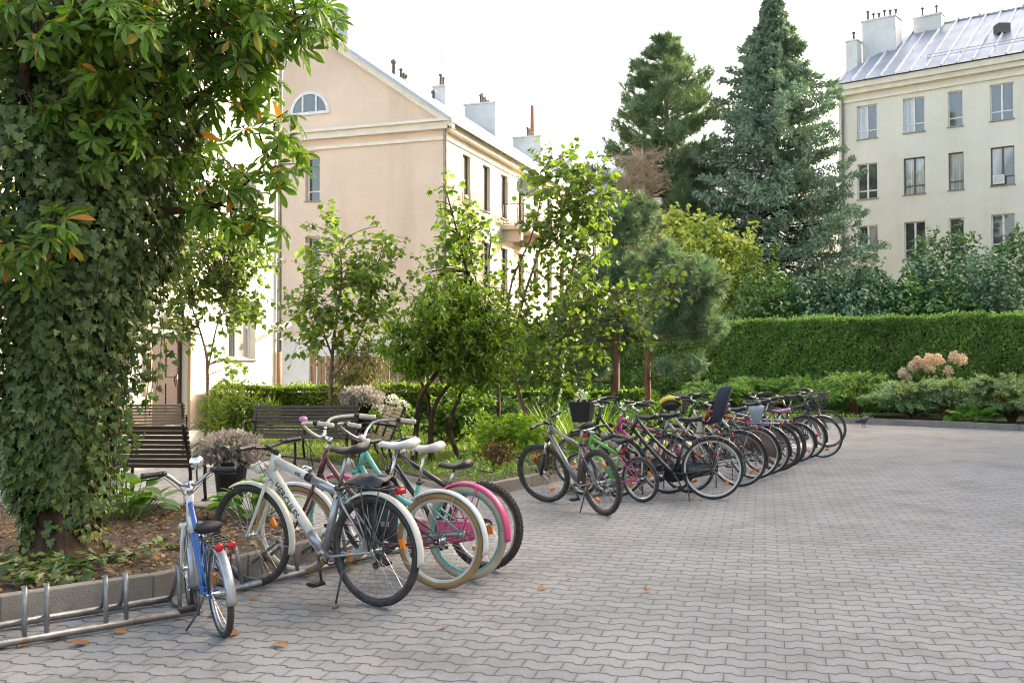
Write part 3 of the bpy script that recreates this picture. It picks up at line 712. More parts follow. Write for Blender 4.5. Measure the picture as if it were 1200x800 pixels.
for side in (0, 1):
    e0 = C0 + (U * -.5 if side == 0 else U * (GW + .5)) + Z * (EZ + .02); r0 = C0 + U * (GW / 2) + Z * (RZ + .20)
    a, b = e0 + NG * .01, r0 + NG * .01; o = NG * .30; dn = Z * -.34
    mb.add([a, b, b + dn, a + dn, a + o, b + o, b + o + dn, a + o + dn], [(0, 1, 5, 4), (2, 3, 7, 6), (4, 5, 6, 7), (0, 4, 7, 3)], False)
mb.build('rake_moulding', M['cornice'], gb, True)
RB = C0 + U * (GW / 2)
for t, wu, z1, n, ae in ((2.8, 1.2, 17.5, 0, False), (9.2, .9, 16.05, 3, False), (14.2, .8, 17.1, 2, True), (21.7, 1.6, 17.9, 6, False), (31., 1.6, 17.8, 6, False), (39., 1.6, 17.6, 5, True)):
    chimney(rf, RB + V * t - U * (.3 if t < 20 else 0), V, U, wu, 2.1 if t > 15 else (1.15 if t < 3 else .75), EZ + 3, z1, n, aerial=ae)
p = RB + V * 31.5; mb = MB(); mb.lathe([(.17, 17.9), (.15, 20.4)], (p.x, p.y, 0), 10); mb.build('flue_pipe', M['brick'], gb, True)
for t, z in ((6.2, 16.15), (11, 15.9)): mb = MB(); q = RB + V * t - U * 1.2; mb.lathe([(.08, 15), (.08, z), (.14, z + .02), (.14, z + .16), (.02, z + .24)], (q.x, q.y, 0), 8); mb.build('roof_vent', M['roof_dark'], gb, True)
mb = MB(); q = C0 + NF * .1 + NG * .08; mb.tube([q + Z * .1, q + Z * 11.1, q + NF * .25 + Z * 11.5], .07, 8); mb.build('downspout', M['pipe'], gb, True)
# balcony and dish on the white side
mb = MB(); mb.obox(C0, V, NF, 7.0, 10.2, .002, 1.1, 7.95, 8.15)
mb.obox(C0, V, NF, 7.2, 7.5, .002, .9, 7.4, 7.948); mb.obox(C0, V, NF, 9.7, 10., .002, .9, 7.4, 7.948)
bl = mb.build('balcony', M['peach_wall'], gb, True)
mb = MB()
def rail(a, b, n):
    for k in range(n + 1): p = a.lerp(b, k / n); mb.tube([p, p + Z * 1.0], .014, 4)
    for z in (.08, 1.0): mb.tube([a + Z * z, b + Z * z], .022, 5)
q = [C0 + V * 7.05 + NF * .05 + Z * 8.15, C0 + V * 7.05 + NF * 1.05 + Z * 8.15, C0 + V * 10.15 + NF * 1.05 + Z * 8.15, C0 + V * 10.15 + NF * .05 + Z * 8.15]
rail(q[0], q[1], 7); rail(q[1], q[2], 22); rail(q[2], q[3], 7); mb.build('railing', M['iron'], bl)
mb = MB(); mb.obox(C0, V, NF, 7.3, 9.4, 1.10, 1.32, 8.95, 9.15); tag(mb.build('balcony_flower_box', M['green_paint']), 'green flower box hung on the balcony railing of the white side wall', 'flower box')
mb = MB(); mb.M = Matrix.Translation(C0 + V * 8.6 + NF * .75 + Z * 10.25) @ (NG * 1. + NF * .5).to_track_quat('Z', 'Y').to_matrix().to_4x4()
mb.lathe([(0, -.16), (.2, -.13), (.4, -.06), (.55, .03), (.56, .045), (.39, -.03), (.2, -.10), (0, -.13)], seg=24)
mb.tube([(0, -.5, 0), (0, -.2, .45)], .02, 5); mb.box((0, -.2, .46), (.1, .12, .14)); mb.M = None
mb.tube([C0 + V * 8.7 + Z * 10.1, C0 + V * 8.62 + NF * .65 + Z * 10.15], .03, 6)
tag(mb.build('satellite_dish', M['dish']), 'round grey satellite dish mounted beside the balcony windows', 'satellite dish')
# --- sunlit wing at the left with the brown door
W0 = Vector((-6.45, 27.8, 0)); WD = -V; WN = NF
wg = empty('white_house_wing', W0, 'white sunlit house wing with brown door and tall corner downspout', 'building')
wh = [(1.1, 2.3, 1.68, 3.22), (3.95, 5.3, .12, 2.25), (1.1, 2.3, 5.0, 6.6), (1.1, 2.3, 8.1, 9.6), (4.2, 5.4, 5., 6.6), (4.2, 5.4, 8.1, 9.6), (7.4, 8.6, 5., 6.6), (7.4, 8.6, 1.68, 3.22), (10.4, 11.6, 1.68, 3.22), (10.4, 11.6, 5., 6.6)]
mb = MB(); wall(mb, W0, WD, WN, 17, 0, 10.4, wh, .25)
mb.quad(W0, W0 + U * 9, W0 + U * 9 + Z * 10.4, W0 + Z * 10.4); mb.quad(W0 + WD * 17, W0 + WD * 17 + U * 9, W0 + WD * 17 + U * 9 + Z * 10.4, W0 + WD * 17 + Z * 10.4)
mb.quad(W0 + U * 9, W0 + U * 9 + WD * 17, W0 + U * 9 + WD * 17 + Z * 10.4, W0 + U * 9 + Z * 10.4)
mb.build('wall', M['white_wall'], wg, True)
mb = MB(); mb.obox(W0, WD, WN, -.02, 3.75, .002, .06, 0, .82); mb.obox(W0, WD, WN, 5.5, 17, .002, .06, 0, .82); mb.build('plinth', M['plinth'], wg, True)
for h in wh:
    if h[2] > 1: window(wg, W0, WD, WN, h, M['frame_white'], [M['glass_half'], M['glass']], mull=1, depth=.2)
mb = MB(); mb.obox(W0, WD, WN, 3.98, 5.27, -.2, -.14, .12, 2.2)
for k in range(4): mb.obox(W0, WD, WN, 4.1 + .6 * (k % 2), 4.1 + .6 * (k % 2) + .46, -.139, -.12, .3 + .95 * (k // 2), 1.1 + .95 * (k // 2))
dr = mb.build('door', M['door'], wg, True)
mb = MB(); mb.tube([W0 + WD * 4.2 + WN * -.1 + Z * 1.05, W0 + WD * 4.2 + WN * -.1 + Z * 1.3], .02, 6); mb.build('handle', M['chrome'], dr)
mb = MB(); mb.obox(W0, WD, WN, 3.755, 3.945, .002, .09, 0, 2.4); mb.obox(W0, WD, WN, 5.31, 5.5, .002, .09, 0, 2.4); mb.obox(W0, WD, WN, 3.755, 5.5, .002, .09, 2.402, 2.56); mb.build('door_surround', M['plinth'], wg, True)
mb = MB(); mb.obox(W0, WD, WN, -.1, 17, .002, .32, 10.18, 10.4); mb.build('cornice', M['cornice'], wg, True)
mb = MB(); a = W0 + WN * .5 - WD * .35 + Z * 10.42; b = W0 + WN * .5 + WD * 17 + Z * 10.42; rr_ = [a, b, b + U * 5 + Z * 3.2, a + U * 5 + Z * 3.2]
mb.add(rr_ + [p + Z * .12 for p in rr_], [(0, 1, 2, 3), (4, 5, 6, 7), (0, 1, 5, 4), (0, 3, 7, 4), (1, 2, 6, 5), (2, 3, 7, 6)], False); mb.build('roof', M['roof_metal'], wg, True)
mb = MB(); q = W0 + WN * .10 + WD * .12; mb.tube([q + Z * 1.9, q + Z * 9.6, q + WN * .3 + Z * 10.3], .065, 10)
for z in (2.2, 4.4, 6.6, 8.8): mb.lathe([(.08, z), (.08, z + .05)], (q.x, q.y, 0), 10)
ds = mb.build('downspout', M['pipe'], wg, True)
mb = MB(); mb.tube([q + Z * .05, q + Z * 1.9], .075, 10); mb.build('lower_pipe', M['pipe_rust'], ds)
e = W0 + WN * .16 + WD * .3 + Z * 2.62
cm = empty('security_camera', e, 'small white security camera fixed to the white wing near the downspout', 'camera')
mb = MB(); mb.tube([e + WN * -.15, e + WN * .25], .025, 6); mb.ball(e - WN * .14, .06); mb.build('bracket', M['frame_white'], cm, True)
mb = MB(); q = e + WN * .27; mb.tube([q - WD * .14 + Z * .04, q + WD * .42 - Z * .16], .075, 10); mb.tube([q + WD * .42 - Z * .16, q + WD * .46 - Z * .175], .055, 10); mb.build('housing', M['cornice'], cm, True)
e = W0 + WD * 4.65 + WN * .1 + Z * 2.72
lm = empty('wall_lamp', e, 'round white lamp above the brown door of the white wing', 'lamp')
mb = MB(); mb.ball(e + WN * .16, .16); mb.build('globe', M['frame_white'], lm, True); mb = MB(); mb.tube([e - WN * .1, e + WN * .05], .09, 10); mb.build('base', M['iron'], lm, True)
# --- pale building at the right
K0 = Vector((17.6, 54, 0)); WU = Vector((.784, -.62, 0)).normalized(); WNR = Vector((-.62, -.784, 0)).normalized(); BL = 46.; BD = 11.
rb = empty('apartment_building', K0, 'pale yellow apartment block with zinc roof and rows of tall windows', 'building')
cols = [(1.0, 2.06), (3.4, 4.47), (5.6, 6.32), (7.57, 8.64), (10.1, 11.17), (12.5, 13.2), (14.6, 15.67)] + [(17 + 2.4 * k, 18.05 + 2.4 * k) for k in range(11)]
rows = [(13.5, 15.3), (10.3, 12.2), (7.0, 8.9), (3.8, 5.7), (.9, 2.6)]
holes = [(a, b, c, d) for (c, d) in rows for (a, b) in cols]
mb = MB(); wall(mb, K0, WU, WNR, BL, 0, 16.5, holes)
q = [K0, K0 - WNR * BD, K0 + WU * BL - WNR * BD, K0 + WU * BL]
for a, b in ((q[0], q[1]), (q[1], q[2]), (q[2], q[3])): mb.quad(a, b, b + Z * 16.5, a + Z * 16.5)
mb.build('wall', M['pale_wall'], rb, True)
for r, (c, d) in enumerate(rows):
    for k, (a, b) in enumerate(cols):
        fm = M['frame_white'] if r in (0, 2, 3) or k == 0 else M['frame_brown']
        gl = [[M['glass_curtain'], M['glass']], [M['glass_curtain'], M['glass']], [M['glass']], [M['glass'], M['glass']]][k % 4] if r == 0 else [[M['glass'], M['glass']], [M['glass_curtain'], M['glass_curtain']], [M['glass_curtain']], [M['glass_half'], M['glass_half']]][k % 4] if r == 1 else [M['glass'], M['glass_half']][:1 if b - a < .9 else 2]
        window(rb, K0, WU, WNR, (a, b, c, d), fm, gl, depth=.12, mull=0 if b - a < .9 else 1, trans=c + .45)
mb = MB(); mb.obox(K0, WU, WNR, 7.7, 8.2, -.10, .18, 10.36, 10.8); mb.m = 1; mb.obox(K0, WU, WNR, 7.76, 8.14, .181, .19, 10.42, 10.74)
mb.build('air_conditioner', [M['frame_white'], M['alu']], rb, True)
mb = MB(); mb.obox(K0, WU, WNR, -.5, BL, .002, .45, 16.2, 16.5); mb.obox(K0, WU, WNR, -.3, BL, .002, .28, 15.95, 16.198); mb.obox(K0, WU, WNR, -.06, BL, .002, .10, 15.55, 15.68)
E1 = WNR * -1
mb.obox(K0, E1, -WU, 0.002, BD, .002, .45, 16.2, 16.5); mb.build('cornice', M['cornice'], rb, True)
mb = MB(); ez = 16.52; rz = 20.6; hip = 2.6
A, B = K0 + WNR * .6 - WU * .55 + Z * ez, K0 + WNR * .6 + WU * BL + Z * ez
Cc, Dd = K0 - WNR * (BD + .6) + WU * BL + Z * ez, K0 - WNR * (BD + .6) - WU * .55 + Z * ez
Ra, Rb = K0 - WNR * BD / 2 + WU * hip + Z * rz, K0 - WNR * BD / 2 + WU * BL + Z * rz
mb.poly([A, B, Rb, Ra]); mb.poly([Dd, A, Ra]); mb.poly([Cc, Dd, Ra, Rb]); mb.poly([B, Cc, Rb])
sn = (Rb - A).cross(B - A).normalized(); sn = sn if sn.z > 0 else -sn
def seam(a, b): 
    s = WU * .03
    mb.add([a - s, a + s, b + s, b - s, a - s + sn * .10, a + s + sn * .10, b + s + sn * .10, b - s + sn * .10], [(4, 5, 6, 7), (0, 1, 5, 4), (0, 4, 7, 3), (1, 2, 6, 5), (2, 3, 7, 6)], False)
mb.m = 1
for k in range(1, 62):
    a = A.lerp(B, k / 62); t = k / 62 * (BL + .55)
    f = min(1, t / (hip + .55)); b = A.lerp(Ra, f) if f < 1 else Ra + WU * (t - hip - .55)
    seam(a, b)
mb.m = 0; mb.tube([Ra, Rb], .09, 6)
for k in range(40): p = Ra.lerp(Rb, k / 40); mb.box(p + Z * .12, (.09, .09, .14))
for lev in (.16,):
    for k in range(26): p = A.lerp(Ra, lev).lerp(B.lerp(Rb, lev), .1 + .9 * k / 26) + sn * .02; mb.tube([p, p + Z * .32], .018, 4)
    for h in (.16, .3): mb.tube([A.lerp(Ra, lev).lerp(B.lerp(Rb, lev), .1) + Z * h, B.lerp(Rb, lev) + Z * h], .014, 4)
rf = mb.build('roof', [M['roof_metal'], M['seam']], rb, True)
cb = K0 - WNR * 3.4 + WU * 1.25; chimney(rf, cb, WU, WNR, 1.85, 1.1, 17.2, 20.7, 6)
cb = K0 - WNR * 2.4 + WU * .02; chimney(rf, cb, WU, WNR, .62, .8, 16.6, 19.5, 1)
cb = K0 - WNR * 5.2 + WU * 3.3; chimney(rf, cb, WU, WNR, 1.5, .8, 18.5, 20.95, 2)
p = A.lerp(Ra, .5) + WU * 6.6; mb = MB(); mb.box(p + Z * .15, (.6, .6, .5)); mb.build('roof_hatch', M['roof_dark'], rb, True)
p = A.lerp(Ra, .45) + WU * 9.7; mb = MB(); mb.tube([p, p + Z * .9], .12, 8); mb.tube([p + Z * .9, p + Z * 1.0], .2, 8); mb.build('roof_vent', M['pipe'], rb, True)
mb = MB(); q = K0 + WNR * .1 + WU * .25; mb.tube([q + Z * .1, q + Z * 15.9, q + WNR * .35 + Z * 16.4], .08, 8); mb.build('downspout', M['pipe'], rb, True)
# --- far white house seen through the conifers
FB = Vector((2.5, 92, 0)); fx = Vector((1, -.1, 0)).normalized(); fn = Vector((-.1, -1, 0)).normalized()
fb = empty('far_house', FB, 'far white house glimpsed between the tall pine and the young trees', 'building')
fhs = [(1.2 + 3 * k, 2.4 + 3 * k, z, z + 1.8) for k in range(9) for z in (14.3, 11., 7.7)]
mb = MB(); wall(mb, FB, fx, fn, 28, 0, 17, fhs); mb.obox(FB, fx, fn, 0, 28, -10, -.3, 0, 16.98); mb.build('wall', M['white_wall'], fb, True)
for h in fhs: window(fb, FB, fx, fn, h, M['frame_white'], M['glass'], sill=False)
mb = MB(); a, b, c, d = [FB + fx * u + fn * n + Z * 17.02 for u, n in ((-.5, .5), (28.5, .5), (28.5, -10.5), (-.5, -10.5))]; r0, r1 = FB + fx * 3 - fn * 5 + Z * 20.5, FB + fx * 25 - fn * 5 + Z * 20.5
mb.poly([a, b, r1, r0]); mb.poly([b, c, r1]); mb.poly([c, d, r0, r1]); mb.poly([d, a, r0]); mb.build('roof', M['roof_metal'], fb, True)
# --- unseen building added on the right, beyond the frame, to shade the yard
S0 = Vector((17.6, 25.2, 0)); sx_, sn_ = Vector((.08, -1, 0)).normalized(), Vector((-1, -.08, 0)).normalized()
sb = empty('added_shade_house', S0, 'unseen cream house added on the right to shade the paved yard', 'building')
shs = [(2 + 3 * k, 3.1 + 3 * k, z, z + 1.8) for k in range(11) for z in (1.2, 4.4, 7.6, 10.8)]
mb = MB(); wall(mb, S0, sx_, sn_, 36, 0, 14.6, shs); mb.quad(S0, S0 - sn_ * 10, S0 - sn_ * 10 + Z * 14.6, S0 + Z * 14.6)
mb.quad(S0 - sn_ * 10, S0 - sn_ * 10 + sx_ * 36, S0 - sn_ * 10 + sx_ * 36 + Z * 14.6, S0 - sn_ * 10 + Z * 14.6); mb.quad(S0 + sx_ * 36, S0 + sx_ * 36 - sn_ * 10, S0 + sx_ * 36 - sn_ * 10 + Z * 14.6, S0 + sx_ * 36 + Z * 14.6)
mb.build('wall', M['cream_wall'], sb, True)
for h in shs: window(sb, S0, sx_, sn_, h, M['frame_white'], M['glass'], sill=False)
mb = MB(); mb.obox(S0, sx_, sn_, -.4, 36.4, -10.4, .4, 14.602, 14.9); mb.build('roof', M['roof_metal'], sb, True)
# --- wooden board fence in front of the peach gable
f0, f1 = at(366, 440, 31), at(560, 440, 36); f0.z = f1.z = .1
fd = (f1 - f0); fl = fd.length; fd /= fl; fnm = Vector((fd.y, -fd.x, 0))
fe = empty('board_fence', f0, 'brown upright board fence in front of the peach gable', 'fence')
mb = MB(); u = 0.
while u < fl:
    w_ = random.uniform(.11, .15); mb.obox(f0, fd, fnm, u, u + w_, 0, .025, .02, 1.72 + random.uniform(-.02, .03)); u += w_ + random.uniform(.012, .06)
mb.build('boards', M['fence_wood'], fe, True)
mb = MB()
for z in (.35, 1.4): mb.obox(f0, fd, fnm, 0, fl, -.05, -.002, z, z + .09)
mb.build('rail', M['fence_wood'], fe, True)
for k in range(int(fl / 2) + 1): mb = MB(); mb.obox(f0, fd, fnm, k * 2, k * 2 + .1, -.16, -.053, 0, 1.85); mb.build('post', M['fence_wood'], fe, True)
# ------------------------------------------------------------------ bicycles (local: x forward, y left, z up)
def arcpts(c, r, a0, a1, n, y=0):
    return [Vector((c[0] + r * math.cos(a0 + (a1 - a0) * i / n), y, c[1] + r * math.sin(a0 + (a1 - a0) * i / n))) for i in range(n + 1)]
def bike(name, label, rear, head, R=.345, tw=.020, wb=1.06, frame='diamond', st=.50, sh=.96, hh=1.06, bar='swept', tr=.016, fr='black_paint', fr2=None,
         fork=None, tyre='tyre', rim='alu', mud=None, saddle='leather', sw=.085, grip='black', barm='alu', rack=False, basket=None, light=True, guard=None,
         steer=0, lean=0, kick=True, susp=False, stem='alu', taill=True, text=None, mirror=False, childseat=False, spokeg=False, knob=False, bell=None, refl=2, mudlen=1.0, bags=None):
    fr2 = fr2 or fr; fork = fork or fr
    hd = Vector((head[0], head[1], 0)).normalized(); rear = Vector(rear)
    ctr = rear + hd * wb / 2
    e = empty(name, (ctr.x, ctr.y, 0), label, 'bicycle', (R_(lean), 0, math.atan2(hd.y, hd.x)), 'bicycles parked in the courtyard')
    A = Vector((-wb / 2, 0, R)); F = Vector((wb / 2, 0, R)); k = R / .345
    B = Vector((-wb / 2 + .43 * min(1, .55 + .45 * k), 0, R * .82)); sd_ = Vector((-.30, 0, .954)).normalized()
    if frame == 'cruiser': B.x += .07; sd_ = Vector((-.22, 0, .97)).normalized()
    S = B + sd_ * st
    hdv = Vector((-.33, 0, .944)).normalized(); Q = Vector((wb / 2 - .05, 0, R)); cr = Q + hdv * ((R + .05) / .944)
    hl = .15 if frame in ('diamond', 'mtb') else .18
    HB = cr + hdv * .015; HT = HB + hdv * hl
    ST = Matrix.Translation(HB) @ Matrix.Rotation(R_(steer), 4, hdv) @ Matrix.Translation(-HB)
    # frame
    mb = MB(); mb.tube([HB - hdv * .01, HT + hdv * .01], tr * 1.25, 12); mb.tube([B, S], tr * .95, 12); mb.ring(B, [(.012, -.035), (.024, -.035), (.024, .035), (.012, .035)], 14)
    if frame in ('diamond', 'mtb'):
        mb.tube([HT - hdv * .03, S - sd_ * .03], tr * (1.1 if text else 1), 12); mb.tube([HB + hdv * .035, B], tr * 1.25, 14)
    elif frame == 'step':
        t = HB + hdv * .03; mb.tube(bez(t, t.lerp(B, .6) + Vector((0, 0, -.06)), B, 8), tr * 1.15, 12)
        q = B + sd_ * st * .38; t2 = HT - hdv * .03; mb.tube(bez(t2, t2.lerp(q, .6) + Vector((0, 0, -.10)), q, 8), tr, 12)
    elif frame == 'cruiser':
        t = HB + hdv * .03; mb.tube(bez(t, t.lerp(B, .5) + Vector((.0, 0, -.10)), B, 10), tr * 1.2, 12)
        q = B + sd_ * st * .55; t2 = HT - hdv * .03; mb.tube(bez(t2, t2.lerp(q, .55) + Vector((0, 0, -.14)), q, 10), tr * 1.05, 12)
    elif frame == 'kid':
        t = HB + hdv * .05; mb.tube(bez(t, t.lerp(B, .5) + Vector((0, 0, -.05)), B, 8), tr * 1.2, 12); mb.tube(bez(HT - hdv * .03, t.lerp(S, .5) + Vector((0, 0, -.06)), B + sd_ * st * .5, 8), tr, 10)
    fo = mb.build('frame', M[fr], e)
    mb = MB()
    yy = .058
    for s in (-1, 1):
        mb.tube([B + Vector((-.02, s * .022, 0)), B + Vector((-.10, s * .042, 0)), A + Vector((0, s * yy, 0))], [.011 * tr / .016, .010, .008], 8)
        up = S - sd_ * (.02 if frame in ('diamond', 'mtb') else st * .2)
        mb.tube([up + Vector((0, s * .016, 0)), up.lerp(A, .25) + Vector((0, s * .04, 0)), A + Vector((0, s * yy, 0))], [.009, .0085, .007], 8)
        mb.box(A + Vector((0, s * yy, 0)), (.035, .008, .045))
    mb.build('rear_stays', M[fr2], e)
    if text:                                                   # lettering wrapped on the tubes
        for (word, p0, p1, rad, s0, size) in ((text, HB + hdv * .035, B, tr * 1.25, .14, .058), (text[:2], HT - hdv * .03, S - sd_ * .03, tr * 1.1, .38, .036)):
            fc = bpy.data.curves.new('lettering', 'FONT'); fc.body = word; fc.size = size; fc.offset = .0010; fc.space_character = 1.08 if len(word) > 2 else 1.2; fc.resolution_u = 3
            fo2 = bpy.data.objects.new('lettering', fc); COL.objects.link(fo2); dg = bpy.context.evaluated_depsgraph_get(); dg.update()
            me = bpy.data.meshes.new_from_object(fo2.evaluated_get(dg)); bpy.data.objects.remove(fo2)
            d = (p1 - p0).normalized(); up = Vector((0, 1, 0)).cross(d).normalized(); L = (p1 - p0).length
            bm_ = bmesh.new(); bm_.from_mesh(me)
            for q in range(1, 12): bmesh.ops.bisect_plane(bm_, geom=bm_.verts[:] + bm_.edges[:] + bm_.faces[:], plane_co=(0, size * .75 * q / 12, 0), plane_no=(0, 1, 0))
            bm_.to_mesh(me); bm_.free(); x0 = L * s0
            for v in me.vertices:
                h = v.co.y - size * .36; yv = math.sqrt(max(rad * rad - h * h, 1e-6)) + .0018
                v.co = p0 + d * (x0 + v.co.x) + up * h + Vector((0, yv, 0))
            me.materials.clear(); me.materials.append(M['black']); lo = link('lettering', me, fo)
        mb = MB(); a, b = HT - hdv * .03, S - sd_ * .03; d = (b - a).normalized(); L = (b - a).length; mb.tube([a + d * L * .62, b - d * .012], tr * 1.1 + .0012, 14)
        mb.m = 1; mb.tube([a + d * L * .52, a + d * L * .62], tr * 1.1 + .0016, 14)
        mb.m = 0; a, b = HB + hdv * .035, B; d = (b - a).normalized(); L = (b - a).length; mb.tube([a + d * L * .74, b - d * .03], tr * 1.25 + .0012, 14); mb.tube([B + sd_ * .03, S - sd_ * .06], tr * .95 + .0012, 12)
        mb.build('silver_sleeve', [M['silver_paint'], M['black']], fo)
    # wheels
    def wheel(nm, C, Mx, rearw):
        mb = MB(); mb.M = Mx; w_ = .055 if rearw else .045
        mb.ring(C, [(.009, -w_), (.022, -w_ + .004), (.024, -w_ + .010), (.013, -w_ + .014), (.013, w_ - .014), (.024, w_ - .010), (.022, w_ - .004), (.009, w_)], 14, closed=False)
        mb.tube([C + Vector((0, -w_ - .02, 0)), C + Vector((0, w_ + .02, 0))], .006, 8)
        nS = 32 if R > .3 else 20; Ri = R - 2 * tw - .006
        for i in range(nS):
            sg = 1 if i % 2 else -1; a = 2 * PI * i / nS; a2 = a + (.75 if (i // 2) % 2 else -.75)
            mb.tube([C + Vector((.022 * math.cos(a2), sg * (w_ - .008), .022 * math.sin(a2))), C + Vector((Ri * math.cos(a), sg * .003, Ri * math.sin(a)))], .0011, 3, cap=False)
        wo = mb.build(nm, M['chrome'], e)
        mb = MB(); mb.M = Mx; hw = min(.014, tw * .75)
        mb.ring(C, [(Ri - .006, -hw * .7), (Ri + .012, -hw), (R - tw * 1.55, -hw * 1.05), (R - tw * 1.55, hw * 1.05), (Ri + .012, hw), (Ri - .006, hw * .7)], 56); mb.build('rim', M[rim], wo)
        mb = MB(); mb.M = Mx; mb.ring(C, [(R - tw + tw * math.cos(q), tw * .98 * math.sin(q)) for q in [2 * PI * j / 12 for j in range(12)]], 64)
        if knob:
            for i in range(64):
                a = 2 * PI * i / 64
                for s in (-1, 0, 1):
                    rr = R - tw + tw * math.cos(s * .8) + .001; aa = a + (.5 if s else 0) * 2 * PI / 64
                    mb.box(C + Vector((rr * math.cos(aa), s * tw * .75, rr * math.sin(aa))), (.007, .011, .018), Matrix.Rotation(-aa, 3, 'Y'))
        mb.build('tyre', M[tyre], wo)
        if refl:
            for i in range(refl):
                mb = MB(); mb.M = Mx; a = random.uniform(0, 6.28) if i == 0 else a + PI
                rr = Ri * .74; mb.box(C + Vector((rr * math.cos(a), 0, rr * math.sin(a))), (.030, .018, .062), Matrix.Rotation(-a, 3, 'Y'))
                mb.build('spoke_reflector', M['orange_plastic'], wo)
        return wo
    wheel('rear_wheel', A, None, True); wheel('front_wheel', F, ST, False)
    # fork
    mb = MB(); mb.M = ST
    for s in (-1, 1):
        y1 = max(.048, tw + .02)
        if susp:
            mb.m = 0; mb.tube([cr + Vector((.02, s * y1, -.02)), cr.lerp(F, .45) + Vector((.012, s * y1, 0))], .0145, 10); mb.m = 1; mb.tube([cr.lerp(F, .42) + Vector((.012, s * y1, 0)), F + Vector((0, s * y1, 0))], .019, 10)
        else: mb.tube([cr + Vector((0, s * y1 * .8, -.005)), cr.lerp(F, .55) + Vector((-.012, s * y1, 0)), F + Vector((-.01, s * y1, .02)), F + Vector((0, s * y1, 0))], [.013, .012, .009, .009], 10)
    mb.m = 1; mb.tube([cr + Vector((.01, -.06, -.005)), cr + Vector((0, 0, .005)), cr + Vector((.01, .06, -.005))], .018, 10)
    mb.build('fork', [M['chrome'] if susp else M[fork], M['black'] if susp else M[fork]], e)
    # mudguards
    if mud:
        def guardm(C, a0, a1, Mx, nm):
            mb = MB(); mb.M = Mx; Rm = R + .022; hw = tw + .010
            prof = [(Rm - .016, -hw), (Rm - .003, -hw * .72), (Rm + .002, 0), (Rm - .003, hw * .72), (Rm - .016, hw), (Rm - .017, hw - .002), (Rm - .006, hw * .68), (Rm - .001, 0), (Rm - .006, -hw * .68), (Rm - .017, -hw + .002)]
            mb.ring(C, prof, 26, a0, a1); g_ = mb.build(nm, M[mud], e)
            mb = MB(); mb.M = Mx
            for a in ((a0 + .18, a0 + (a1 - a0) * .42) if nm == 'rear_mudguard' else (a1 - .15,)):
                p = C + Vector(((R + .012) * math.cos(a), 0, (R + .012) * math.sin(a)))
                for s in (-1, 1): mb.tube([C + Vector((0, s * .055, 0)), p + Vector((0, s * hw, 0))], .0032 if mud != 'pink_paint' else .006, 5)
            mb.build('stay', M['alu'] if mud != 'pink_paint' else M['pink_paint'], g_)
            return Rm
        # local angles: rear guard runs from the low back (pi + ..) over the top towards the seat tube
        aa0, aa1 = R_(195), R_(48)
        guardm(A, R_(198) - (1 - mudlen) * 1.2, R_(50), None, 'rear_mudguard') if False else guardm(A, R_(52), R_(192 - 40 * (1 - mudlen)), None, 'rear_mudguard')
        guardm(F, R_(62), R_(196), ST, 'front_mudguard')
    # saddle
    sp = B + sd_ * ((sh - .05 - B.z) / sd_.z)
    mb = MB(); L = .27; secs = []
    for i in range(11):
        t = i / 10; x = -.13 + L * t; wd = sw * (1 - t) ** 1.1 * (.75 + .25 * min(1, t * 8)) + .02 + (.0 if t < .9 else -.006)
        zt = .055 + .030 * (1 - t) ** 3 - .010 * math.sin(PI * t) + (-.012 if t > .92 else 0)
        dp = .066 - .030 * t
        secs.append([sp + Vector((x, wd * math.cos(q), zt - dp * .5 + dp * .5 * math.sin(q) * (1. if math.sin(q) > 0 else 1.1))) for q in [2 * PI * j / 14 for j in range(14)]])
    mb.loft(secs); so_ = mb.build('saddle', M[saddle], e)
    mb = MB(); mb.tube([S - sd_ * .05, sp + sd_ * .005], .0125, 10)
    for s in (-1, 1): mb.tube([sp + Vector((-.10, s * .03, .02)), sp + Vector((0, s * .022, 0)), sp + Vector((.11, s * .012, .03))], .0035, 6)
    if saddle != 'leather' and sw > .1:
        for s in (-1, 1): mb.tube([sp + Vector((-.09, s * .06, -.045)), sp + Vector((-.09, s * .06, .03))], .018, 8)
    mb.build('seat_post', M['alu'] if st > .4 else M['chrome'], so_)
    mb = MB(); mb.tube([S - sd_ * .012, S + sd_ * .012], tr * 1.2, 12); mb.tube([S + Vector((-.005, -.02, 0)), S + Vector((-.03, -.03, .0))], .006, 6); mb.build('seat_clamp', M['steel'], e)
    # handlebar
    ht = HT + hdv * ((hh - .10 - HT.z) / hdv.z if hh - .1 > HT.z else .02)
    cl = ht + Vector((.055 if bar != 'flat' else .075, 0, .035))
    if bar == 'swept': half = [(0, 0, 0), (.005, .06, .0), (.028, .13, .022), (.018, .20, .055), (-.05, .26, .07), (-.11, .285, .068), (-.20, .305, .062)]
    elif bar == 'cruiser': half = [(0, 0, 0), (.01, .05, .0), (.045, .13, .05), (.04, .22, .105), (-.05, .30, .12), (-.14, .325, .12), (-.25, .345, .11)]
    elif bar == 'flat': half = [(0, 0, 0), (0, .10, .008), (-.005, .18, .022), (-.02, .30, .022)]
    else: half = [(0, 0, 0), (.005, .05, .0), (.0, .12, .06), (-.02, .18, .075), (-.06, .27, .075)]
    half = [cl + Vector(p) for p in half]
    path = smooth_path([Vector((p.x, -p.y, p.z)) for p in reversed(half[1:])] + half, 4)
    mb = MB(); mb.M = ST; mb.tube(path, .0112, 10); mb.m = 1
    mb.tube([HT, ht], .0125, 10); mb.tube([ht - hdv * .02, ht + hdv * .025], .018, 10); mb.tube([ht, cl], .015, 10); mb.tube([cl + Vector((0, -.025, 0)), cl + Vector((0, .025, 0))], .019, 10)
    hb = mb.build('handlebar', [M[barm], M[stem]], e)
